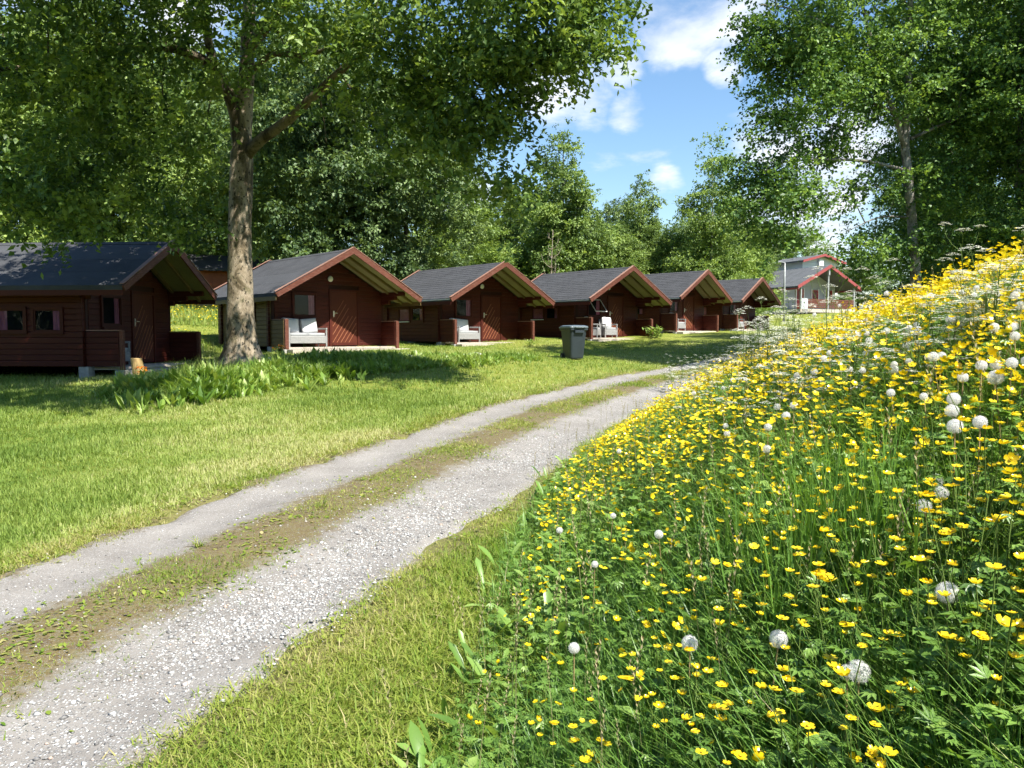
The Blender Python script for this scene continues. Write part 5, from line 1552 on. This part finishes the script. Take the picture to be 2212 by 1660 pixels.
# ------------------------------------------------------------------ flower bank
def meadow_xy(n, y0, y1, power, s0=0.0, s1=4.6):
    return sample_strip(n, y0, y1, lambda q: foot(q) + s0, lambda q: np.minimum(foot(q) + s1, frame_right(q)), power)

def meadow_grass():
    parts = []
    tp = [tuft(5, .42, .0085, .05, 2, (.15, .9), .55) for _ in range(8)]
    x, y = meadow_xy(16500, .9, 16.0, 1.25, -.1, 5.5)
    n = len(x)
    s = bank_s(x, y)
    h = (.4 + .45 * np.clip(s / 1.2, 0, 1)) * (.75 + .5 * vnoise(x, y, 2.3, 41))
    t = np.clip(vnoise(x, y, 1.7, 17) * .55 + rng.normal(.2, .18, n), 0, 1)
    S = np.stack([1 + np.clip(y - 3, 0, 10) * .12, np.ones(n), np.ones(n)], -1) * h[:, None]
    parts.append(scatter(tp, np.stack([x, y, ground(x, y) - .01], -1), rotz(rng.uniform(0, 6.28, n)), S, t, .2))
    # one lush upright clump in the middle of the bank
    p = on_ground(1775, 1330, .05)
    m = 120
    tp2 = [tuft(5, .5, .0065, .02, 3, (.0, .35), .3) for _ in range(5)]
    cx = p.x + rng.normal(0, .11, m); cy = p.y + rng.normal(0, .16, m)
    parts.append(scatter(tp2, np.stack([cx, cy, ground(cx, cy)], -1), rotz(rng.uniform(0, 6.28, m)), rng.uniform(.8, 1.2, m), rng.uniform(.25, .6, m), .15))
    V, F, T = merge(parts)
    o = link('meadow_grass', np_mesh('meadow_grass', V, F, T), MT['meadow_blade'])
    tag(o, 'long green meadow grass on the flower bank', 'grass', kind='stuff')
    # flowering spikes at the lower edge of the bank
    sv, sf, st = [], [], []
    for k in range(3):
        pr = [(*blade(.5, .004, .12, 0, 3), np.full(7, .2))]
        for q in range(16):
            z = .38 + .11 * q / 16
            v, f = quadleaf(.016, .006, .2)
            Rm = (rotz(np.array([q * 2.4])) @ rotx(np.array([1.0])))[0]
            pr.append((v @ Rm.T + np.array([0, .12 * .5 * (z / .5) ** 2, z]), f, np.full(4, .9)))
        sv.append(merge(pr))
    x, y = meadow_xy(420, 1.8, 14, 1.0, -.12, 2.6)
    n = len(x)
    V, F, T = scatter(sv, np.stack([x, y, ground(x, y)], -1), rotz(rng.uniform(0, 6.28, n)), rng.uniform(.7, 1.15, n), rng.uniform(.2, .8, n), .2)
    o = link('grass_spikes', np_mesh('grass_spikes', V, F, T), MT['spike'])
    tag(o, 'thin seeding grass spikes along the lower edge of the flower bank', 'grass', kind='stuff')
meadow_grass()

def lobed_leaf(r, lobes=(-1.15, -.55, 0, .55, 1.15), w=.30):
    """a deeply cut buttercup leaf: fans of narrow lobes"""
    V, F, b = [], [], 0
    for a in lobes:
        v, f = quadleaf(r * (1 - .18 * abs(a)), r * w, .25); v[2, 2] -= .12 * r
        v = v @ rotz(np.array([a]))[0].T
        V.append(v); F.append(f + b); b += len(v)
    return np.concatenate(V), np.concatenate(F)
def meadow_leaves():
    parts = []
    # cut leaves of the buttercups, held at all heights of the sward
    lt = [lobed_leaf(.05), lobed_leaf(.042), lobed_leaf(.06)]
    x, y = meadow_xy(35000, .9, 13.0, 1.45, -.08, 5.0)
    n = len(x); s = bank_s(x, y)
    top = .09 + .26 * np.clip(s / 1.0, 0, 1)
    hz = rng.uniform(.02, 1, n) ** .7 * top
    Rm = rotz(rng.uniform(0, 6.28, n)) @ rotx(rng.normal(-.1, .45, n))
    sc = rng.uniform(.35, .8, n) * (1 + np.clip(y - 2.0, 0, 9) * .12)
    parts.append(scatter([(v, f) for v, f in lt], np.stack([x, y, ground(x, y) + hz], -1), Rm, sc, np.clip(vnoise(x, y, 2.2, 19) * .6 + rng.normal(.15, .2, n), 0, 1)))
    # long dandelion and dock leaves
    dl = [leaf_tpl(.26, .05, .35, .25, 6, [.35, .55, .5, .8, .75, .95]), leaf_tpl(.22, .055, .3, .35, 5, [.4, .6, .85, 1.0, .75]), leaf_tpl(.2, .035, .3, .15, 5)]
    x, y = meadow_xy(3600, .9, 12.0, 1.3, -.15, 4.6)
    n = len(x)
    Rm = rotz(rng.uniform(0, 6.28, n)) @ rotx(rng.uniform(.3, 1.3, n))
    parts.append(scatter(dl, np.stack([x, y, ground(x, y)], -1), Rm, rng.uniform(.45, .95, n), np.clip(rng.normal(.55, .25, n), 0, 1)))
    V, F, T = merge(parts)
    o = link('meadow_leaves', np_mesh('meadow_leaves', V, F, T), MT['meadow_leaf'])
    tag(o, 'cut buttercup and dandelion leaves covering the flower bank', 'leaves', kind='stuff')
meadow_leaves()

def flower_head(kind=0):
    """five overlapping petals in a shallow cup, head centred at the origin"""
    V, F, T, b = [], [], [], 0
    cup = (.55, .8, .3, .95)[kind]
    for k in range(5):
        a = k * 1.2566
        l, w = .0125, .0125
        v = np.array([(0, .001, 0), (-w * .45, l * .55, l * .25 * cup), (0, l * .6, l * .12 * cup), (w * .45, l * .55, l * .25 * cup), (-w * .38, l * .98, l * .75 * cup), (0, l * 1.08, l * .7 * cup), (w * .38, l * .98, l * .75 * cup)])
        f = np.array([(0, 2, 1), (0, 3, 2), (1, 2, 5), (1, 5, 4), (2, 3, 6), (2, 6, 5)])
        v = v @ rotz(np.array([a]))[0].T
        V.append(v); F.append(f + b); T.append(np.full(7, .45 + .25 * math.sin(k * 2.1 + kind))); b += 7
    v = np.array([(0, 0, .006), (.0042, 0, .003), (0, .0042, .003), (-.0042, 0, .003), (0, -.0042, .003)]); f = np.array([(0, 1, 2), (0, 2, 3), (0, 3, 4), (0, 4, 1)])
    V.append(v); F.append(f + b); T.append(np.full(5, 0.0))
    return np.concatenate(V), np.concatenate(F), np.concatenate(T)
def stem_tpl(bend, r=.0011, branch=False):
    """unit-high stem, root at origin, tip at (0, bend, 1) - scaled in z"""
    vs, fs = [], []
    n = 4
    for i in range(n + 1):
        t = i / n; y = bend * t * t
        for j in range(3): vs.append((r * math.cos(j * 2.094), y + r * math.sin(j * 2.094), t))
    for i in range(n):
        for j in range(3):
            a, b2 = i * 3 + j, i * 3 + (j + 1) % 3
            fs += [(a, b2, b2 + 3), (a, b2 + 3, a + 3)]
    return np.array(vs), np.array(fs)

def buttercups():
    heads = [flower_head(k) for k in range(4)]
    hm = []
    for h in heads:
        me = np_mesh('flower_head', h[0], h[1], h[2]); me.materials.append(MT['petal']); hm.append(me)
    stems = []
    for bnd in (.05, .02, .09, .12):
        v, f = stem_tpl(bnd); me = np_mesh('stem', v, f, np.full(len(v), .3)); me.materials.append(MT['stem']); stems.append((me, bnd, v, f))
    # candidate plants
    x, y = meadow_xy(19000, 1.15, 17.0, 1.0, .0, 5.6)
    s = bank_s(x, y)
    # thin near the foot and low on the near bank, thick on the upper slope, in drifts
    dens = np.clip(.03 + .75 * np.clip((s - .25) / 1.9, 0, 1) ** 1.2 + .6 * np.clip((y - 2.6) / 4.5, 0, 1), 0, 1)
    dens *= np.clip(.3 + 1.5 * vnoise(x, y, 2.6, 51), 0, 1)
    dens *= np.clip(s / .25, 0, 1)
    keep = rng.uniform(0, 1, len(x)) < dens
    x, y, s = x[keep], y[keep], s[keep]
    # small groups of heads from one plant
    reps = rng.integers(1, 4, len(x))
    x = np.repeat(x, reps) + rng.normal(0, .03, reps.sum()); y = np.repeat(y, reps) + rng.normal(0, .03, reps.sum()); s = bank_s(x, y)
    n = len(x)
    h = np.clip((.15 + .23 * np.clip(s / 1.0, 0, 1)) * rng.normal(1, .15, n), .1, .6)
    g = ground(x, y)
    # how large each shows from the viewpoint
    px = CXP + FPX * x / y; py = 730 - FPX * (g + h - EYE) / y
    vis = (px > 20) & (px < 2190) & (py < 1640) & (py > 300)
    order = np.argsort(np.where(vis, y, 99))
    near = np.zeros(n, bool); near[order[:295]] = True
    yaw = rng.uniform(0, 6.28, n); tilt = rng.normal(.25, .4, n); size = rng.uniform(.58, 1.18, n)
    for i in np.where(near)[0]:
        k = int(rng.integers(0, 4)); me, bnd, _, _ = stems[k]
        hh = float(h[i])
        o = link('buttercup', me, None, None, (x[i], y[i], g[i] - .005), (0, 0, yaw[i]), (1.25, 1.0, hh))
        o.scale = (1.25, 1.25, hh)
        tag(o, 'small yellow buttercup on a thin stem in the near meadow bank', 'buttercup', 'buttercups nearest the camera on the bank')
        c = link('flower_head', hm[int(rng.integers(0, 4))], None, o, (0, bnd, 1.0), (tilt[i], 0, 0))
        c.scale = (size[i] / 1.25, size[i] / 1.25, size[i] / hh)
    r = ~near
    xr_, yr_, hr, gr = x[r], y[r], h[r], g[r]; m = len(xr_)
    big = 1 + np.clip(yr_ - 3, 0, 10) * .055
    Rm = rotz(yaw[r]) @ rotx(tilt[r] * 1.2)
    simple_heads = []
    for cup in (.5, .9):
        pr = []
        for k in range(5):
            v = np.array([(0, .0005, 0), (-.0068, .0095, .006 * cup), (0, .0138, .0085 * cup), (.0068, .0095, .006 * cup)]) @ rotz(np.array([k * 1.2566]))[0].T
            pr.append((v, np.array([(0, 2, 1), (0, 3, 2)]), np.full(4, .45 + .25 * math.sin(k * 2.1))))
        simple_heads.append(merge(pr))
    lo = yr_ > 2.9
    pos_h = np.stack([xr_, yr_, gr + hr], -1); th = np.clip(rng.normal(.5, .2, m), 0, 1); sh = size[r] * big
    V, F, T = merge([scatter(heads, pos_h[~lo], Rm[~lo], sh[~lo], th[~lo], .2), scatter(simple_heads, pos_h[lo], Rm[lo], sh[lo], th[lo], .2)])
    o = link('far_buttercups', np_mesh('far_buttercups', V, F, T), MT['petal'])
    tag(o, 'mass of yellow buttercup heads covering the upper and farther bank', 'buttercups', kind='stuff')
    thin = [blade(1.0, .0024, .04, 0, 1), blade(1.0, .0024, .1, 0, 1)]
    V, F, T = scatter(thin, np.stack([xr_, yr_, gr], -1), rotz(rng.uniform(0, 6.28, m)), np.stack([big, np.full(m, .3), hr], -1), rng.uniform(0, .7, m), 0)
    o = link('far_buttercup_stems', np_mesh('far_buttercup_stems', V, F, T), MT['stem'])
    tag(o, 'thin stems under the mass of yellow buttercup heads', 'stems', kind='stuff')
    print('BUTTERCUPS', n, near.sum())
buttercups()

def dandelions():
    # seed head: a ball of fine parachutes round a dark core
    def clock(full=1.0, nf=430):
        parts = []
        ga = 2.39996
        for i in range(nf):
            z = 1 - 2 * (i + .5) / nf
            if z < -.9 or (full < 1 and (math.sin(i * 12.9898) * 43758.5453) % 1 > full): continue
            a = i * ga; rr = math.sqrt(max(0, 1 - z * z))
            d = np.array([rr * math.cos(a), rr * math.sin(a), z])
            t1 = np.cross(d, [.3, .2, .9]); t1 /= np.linalg.norm(t1); t2 = np.cross(d, t1)
            R0 = .0180 * (1 + .11 * math.sin(i * 7.1)); c = d * R0
            v, f = [d * .003 + t1 * .00015, d * .003 - t1 * .00015, c], [(0, 1, 2)]
            for k in range(8):
                w = k * .7854 + i
                e = t1 * math.cos(w) + t2 * math.sin(w); q = -t1 * math.sin(w) + t2 * math.cos(w)
                b = len(v)
                v += [c - q * .00021, c + q * .00021, c + d * .0028 + e * .0058]; f.append((b, b + 1, b + 2))
            parts.append((np.array(v), np.array(f), np.full(len(v), random.random())))
        return merge(parts)
    variants = []
    for full in (1.0, 1.0, .55):
        V, F, T = clock(full); me = np_mesh('seed_head', V, F, T); me.materials.append(MT['pappus']); variants.append(me)
    cm = bmesh.new(); bmesh.ops.create_icosphere(cm, subdivisions=1, radius=.0042)
    cme = bpy.data.meshes.new('seed_core'); cm.to_mesh(cme); cm.free(); cme.materials.append(MT['seed'])
    sepal = []
    for k in range(8):
        v, f = leaf_tpl(.014, .004, .2, .3, 2); Rm = (rotz(np.array([k * .785])) @ rotx(np.array([-.9])))[0]; sepal.append((v @ Rm.T, f, np.full(len(v), .3)))
    V, F, T = merge(sepal); sme = np_mesh('bracts', V, F, T); sme.materials.append(MT['dstem'])
    stems = []
    for bnd in (.0, .03, -.04):
        v, f = stem_tpl(bnd, .0022); me = np_mesh('stem', v, f, np.full(len(v), random.uniform(.1, .9))); me.materials.append(MT['dstem']); stems.append((me, bnd))
    named = [(1490, 1390, 1.15, 'dandelion clock over short grass, lowest leftmost of the big ones'), (1664, 1370, 1.1, 'round white dandelion clock in the lower middle of the bank'), (1857, 1433, 1.15, 'big white dandelion clock just beside a half blown one, near the bottom'),
             (1830, 1452, .8, 'half blown dandelion clock touching the big one'), (2050, 1290, 1.15, 'large round dandelion clock alone among buttercups, lower right of the bank'), (2173, 815, 1.15, 'large dandelion clock at mid height by the photo edge'),
             (2063, 921, 1.1, 'lowest dandelion clock of the tight cluster of four on the upper bank'), (2080, 889, 1.0, 'second lowest dandelion clock of the tight cluster of four'), (2090, 862, 1.0, 'topmost dandelion clock of the tight cluster of four'), (2117, 912, .95, 'dandelion clock at the right of the tight cluster of four'),
             (1998, 1034, .95, 'thin dandelion clock left above a pair of thin clocks'), (2035, 1095, .95, 'lower of the pair of thin dandelion clocks'), (2034, 1064, .9, 'upper of the pair of thin dandelion clocks'), (1433, 1158, .95, 'lone small dandelion clock near the lower edge of the flowers'),
             (1282, 1225, .8, 'tiny dandelion clock at the bank foot beside the verge'), (1337, 975, .9, 'dandelion clock near the gravel edge far down the bank'), (1725, 812, 1.0, 'left one of two dandelion clocks side by side in mid bank'), (1741, 803, 1.0, 'right one of two dandelion clocks side by side in mid bank')]
    n_fill = [(2080, 815), (2110, 637), (2160, 705), (2185, 706), (1990, 712), (1975, 702), (1915, 715), (1942, 747), (1905, 634), (1932, 668), (2140, 580), (2116, 586), (2155, 580), (1800, 762), (1842, 797), (1640, 790), (1655, 775), (1690, 730), (1770, 755), (1860, 720), (1880, 800), (2050, 690), (2080, 700), (2190, 640), (2010, 640),
              (1555, 920), (1560, 935), (1715, 876), (1315, 1112), (1210, 1142), (2205, 660), (1500, 852), (1510, 850), (1610, 820), (1960, 780), (2030, 770), (2120, 790), (1750, 680), (1820, 660), (1870, 690), (2100, 660), (2200, 780), (1470, 800), (1585, 765), (1950, 850), (1240, 1400)]
    r5 = random.Random(21)
    for k in range(34):
        xx = r5.uniform(1560, 2200); n_fill.append((xx, np.interp(xx, [1560, 1900, 2212], [790, 650, 575]) + 240 * r5.random() ** 1.6))
    for i, it in enumerate([(*q,) for q in named] + [(px, py, random.uniform(.62, 1.0), None) for px, py in n_fill]):
        px, py, sz, lab = it; sz *= .88
        # find where a flower of natural height meets this sight line
        hgt = .33 if py > 1000 else .40
        p = on_ground(px, py, hgt, 1.25, 30)
        g = gz(p.x, p.y); hh = max(.12, p.z - g)
        me, bnd = stems[i % 3]
        o = link('dandelion', me, None, None, (p.x, p.y - 0, g - .005), (0, 0, random.uniform(0, 6.28)), (1.0, 1.0, hh))
        tag(o, lab or 'white dandelion clock on a bare stem among the bank buttercups', 'dandelion', 'dandelion clocks on the bank')
        for nm, m_, zoff in (('seed_head', variants[2] if (lab and ('half' in lab or 'thin' in lab)) or (not lab and i % 4 == 0) else variants[i % 2], .004), ('seed_core', cme, .002), ('bracts', sme, 0)):
            c = link(nm, m_, None, o, (0, bnd, 1.0 + zoff / hh), (0, 0, random.uniform(0, 6.28)))
            c.scale = (sz, sz, sz / hh)
dandelions()

def cow_parsley():
    G = 'white umbel flowers on the bank'
    def umbel_mesh(sc):
        parts_w, parts_s = [], []
        for k in range(11):
            a = k * 2.39996; rr = .030 * math.sqrt((k + .4) / 11) * sc
            c = np.array([rr * math.cos(a), rr * math.sin(a), .038 * sc - .55 * rr + random.uniform(-.003, .003)])
            v = np.array([(-.0006, 0, 0), (.0006, 0, 0), tuple(c)]); parts_s.append((v, np.array([(0, 1, 2)]), np.full(3, .3)))
            for q in range(9):
                b = q * 2.39996; r2 = .0085 * sc * math.sqrt((q + .5) / 9)
                p = c + np.array([r2 * math.cos(b), r2 * math.sin(b), .003 - r2 * .3])
                s = .0026 * sc
                v = np.array([(s, 0, 0), (0, s, .0004), (-s, 0, 0), (0, -s, .0004)]) @ (rotz(np.array([q * 1.1])) @ rotx(np.array([random.uniform(-.4, .4)])))[0].T + p
                parts_w.append((v, np.array([(0, 1, 2), (0, 2, 3)]), np.full(4, random.random())))
        return merge(parts_w), merge(parts_s)
    plants = []
    for var in range(4):
        W, S = [], []
        r2 = random.Random(var + 5)
        v, f = stem_tpl(.03, .0024); v = v * np.array([1, 1, .62]); S.append((v, f, np.full(len(v), .3)))
        for k in range(7):
            z0 = .25 + .37 * k / 7; a = k * 2.4; l = r2.uniform(.12, .2)
            tip = np.array([math.cos(a) * l * .55, math.sin(a) * l * .55 + .02, min(z0 + l, .72)])
            root = np.array([0, .03 * (z0 / .62) ** 2, z0])
            pts = curve_pts([tuple(root), tuple((root + tip) / 2 + np.array([math.cos(a) * .02, math.sin(a) * .02, 0])), tuple(tip)], 4)
            m = MB(); m.tube(pts, [.0016, .0014, .0012, .001], 3, cap=False)
            fs = []
            for q in m.f: fs += [(q[0], q[1], q[2]), (q[0], q[2], q[3])]
            S.append((np.array(m.v), np.array(fs), np.full(len(m.v), .35)))
            w, s = umbel_mesh(r2.uniform(.9, 1.4))
            W.append((w[0] + tip, w[1], w[2])); S.append((s[0] + tip, s[1], s[2]))
        for k in range(5):
            lv, lf = lobed_leaf(.07); Rm = (rotz(np.array([k * 1.3])) @ rotx(np.array([.4])))[0]
            S.append((lv @ Rm.T + np.array([0, 0, .08 + .07 * k]), lf, np.full(len(lv), .1)))
        w = merge(W); s = merge(S)
        wm = np_mesh('flower_heads', *w); wm.materials.append(MT['umbel'])
        sm = np_mesh('stem', *s); sm.materials.append(MT['stem'])
        plants.append((wm, sm))
    named = [(1790, 606, 'tall white umbel plant standing before the grey house gable'), (1880, 590, 'white umbel plant against the dark trees right of the grey house'), (1725, 655, 'white umbel plant below the grey house door'),
             (1830, 640, 'pale umbel plant right of the house veranda'), (2090, 508, 'greenish umbel plant sticking out highest at the bank top'), (2150, 545, 'pale umbel plant near the photo edge at the bank top'), (1660, 672, 'white umbel plant just right of the farthest cabin')]
    spots = [(px, py, lab) for px, py, lab in named]
    r3 = random.Random(4)
    for k in range(85):
        t = r3.random()
        spots.append((1450 + 260 * t + r3.gauss(0, 22), 815 - 120 * t + r3.gauss(0, 22), None))
    for k in range(34):
        xx = r3.uniform(1640, 2190); spots.append((xx, np.interp(xx, [1640, 1900, 2200], [715, 640, 560]) + r3.uniform(0, 110), None))
    for i, (px, py, lab) in enumerate(spots):
        hgt = .62 if lab else .5
        p = on_ground(px, py, hgt, 3.0, 26)
        if lab and p.y > 12: p = at(px, py, 6.5)
        g = gz(p.x, p.y); hh = min(max(.35, p.z - g), 1.25)
        wm, sm = plants[i % 4]
        k = hh / .66
        o = link('cow_parsley', sm, None, None, (p.x, p.y, g - .01), (0, 0, random.uniform(0, 6.28)), (1.15, 1.15, k))
        tag(o, lab or 'white umbel plant standing among the buttercups on the flower bank', 'flower', G)
        tag(link('flower_heads', wm, None, o), kind='stuff')
cow_parsley()

def porch_plants():
    def plant(px, py, d, h, mat, nm, lab, nleaf, flowers):
        p = at(px, py, d); g = gz(p.x, p.y)
        r = empty(nm, (p.x, p.y, g)); tag(r, lab, 'plant', 'small plants by the porches')
        pr = []
        for k in range(nleaf):
            v, f = leaf_tpl(h * random.uniform(.25, .5), h * .13, .3, .3, 2, [.85, .9])
            Rm = (rotz(np.array([random.uniform(0, 6.28)])) @ rotx(np.array([random.uniform(-.1, 1.3)])))[0]
            pr.append((v @ Rm.T + np.array([random.gauss(0, h * .3), random.gauss(0, h * .3), random.uniform(0, .75) * h]), f, np.full(len(v), random.random())))
        V, F, T = merge(pr); link('foliage', np_mesh('foliage', V, F, T), MT[mat], r)
        if flowers:
            hd = [flower_head(0)]; n = flowers
            pos = np.stack([rng.normal(0, h * .35, n), rng.normal(0, h * .35, n), rng.uniform(.6, 1.1, n) * h], -1)
            V, F, T = scatter(hd, pos, rotz(rng.uniform(0, 6.28, n)) @ rotx(rng.normal(.4, .4, n)), rng.uniform(2.2, 3.4, n), rng.uniform(0, 1, n), .2)
            tag(link('blossoms', np_mesh('blossoms', V, F, T), MT['orange'], r), kind='stuff')
    plant(312, 812, 16.6, .28, 'weed', 'flower_clump', 'low clump of orange flowers beside the upright ochre log', 60, 16)
    plant(603, 762, 22.3, .3, 'weed', 'flower_clump', 'low clump of orange flowers at the post of the trunk cabin porch', 60, 14)
    plant(1414, 733, 35.5, .6, 'leaf_birch', 'garden_shrub', 'small yellow-green shrub between the propped-window cabin and its farther neighbour', 150, 0)
    plant(1148, 752, 30.0, .3, 'weed', 'garden_shrub', 'small leafy plant at the porch corner left of the wheelie bin', 70, 0)
porch_plants()

def far_flowers():
    """yellow drift on the slope seen between the nearest cabin and the big trunk"""
    n = 1500
    x = rng.uniform(-15.5, -8.5, n); y = rng.uniform(25.5, 37, n)
    ok = np.ones(n, bool)
    for ci in (0, 1):
        _, loc, az = CABINS[ci]; a = -R(az)
        dx, dy = x - loc[0], y - loc[1]
        uu = dx * math.cos(a) + dy * math.sin(a); vv = -dx * math.sin(a) + dy * math.cos(a)
        ok &= ~((np.abs(uu) < 3) & (vv > -.3) & (vv < 9))
    ok &= vnoise(x, y, .9, 71) > .47
    x, y = x[ok], y[ok]; n = len(x)
    heads = [flower_head(2), flower_head(0)]
    V, F, T = scatter(heads, np.stack([x, y, ground(x, y) + rng.uniform(.2, .5, n)], -1), rotz(rng.uniform(0, 6.28, n)) @ rotx(rng.normal(.3, .3, n)), rng.uniform(1.6, 3.0, n), rng.uniform(.2, .8, n), .2)
    o = link('slope_flowers', np_mesh('slope_flowers', V, F, T), MT['petal'])
    tag(o, 'yellow flowers on the slope behind the nearest cabin', 'flowers', kind='stuff')
    tp = [tuft(8, .4, .03, .12, 2, (.1, .7)) for _ in range(4)]
    m = 2200
    x = rng.uniform(-17, -8, m); y = rng.uniform(24.5, 38, m)
    ok = np.ones(m, bool)
    for ci in (0, 1):
        _, loc, az = CABINS[ci]; a = -R(az)
        dx, dy = x - loc[0], y - loc[1]
        uu = dx * math.cos(a) + dy * math.sin(a); vv = -dx * math.sin(a) + dy * math.cos(a)
        ok &= ~((np.abs(uu) < 3) & (vv > -.3) & (vv < 9))
    x, y = x[ok], y[ok]; m = len(x)
    V, F, T = scatter(tp, np.stack([x, y, ground(x, y)], -1), rotz(rng.uniform(0, 6.28, m)), rng.uniform(.5, 1.1, m), rng.uniform(.1, .9, m), .2)
    o = link('slope_grass', np_mesh('slope_grass', V, F, T), MT['lawn_blade'])
    tag(o, 'rough grass on the slope behind the nearest cabin', 'grass', kind='stuff')
far_flowers()

def horizon_screen():
    """added foliage belt behind and beside the viewpoint; darkens window reflections and porches"""
    parts = []
    n = 4600
    az = R(78) + rng.uniform(0, 1, n) * R(212)
    rad = 34 + 9 * rng.uniform(0, 1, n) + 3 * np.sin(az * 7)
    x, y = np.sin(az) * rad, np.cos(az) * rad
    top = 11 + 2.5 * np.sin(az * 9) + 1.5 * np.sin(az * 23 + 1)
    z = ground(x, y) + top * rng.uniform(0, 1, n) ** .8
    tp = spray_templates(4, 9, 1.5, 1.1, .75)
    V, F, T = scatter(tp, np.stack([x, y, z], -1), rotz(rng.uniform(0, 6.28, n)) @ rotx(rng.normal(0, .5, n)), rng.uniform(.8, 1.3, n), rng.uniform(0, 1, n), .2)
    o = link('added_foliage_screen', np_mesh('added_foliage_screen', V, F, T), MT['leaf_dark'])
    tag(o, 'added leaf belt screening off the bright horizon behind and beside the viewpoint', 'added_foliage_screen', kind='stuff')
horizon_screen()
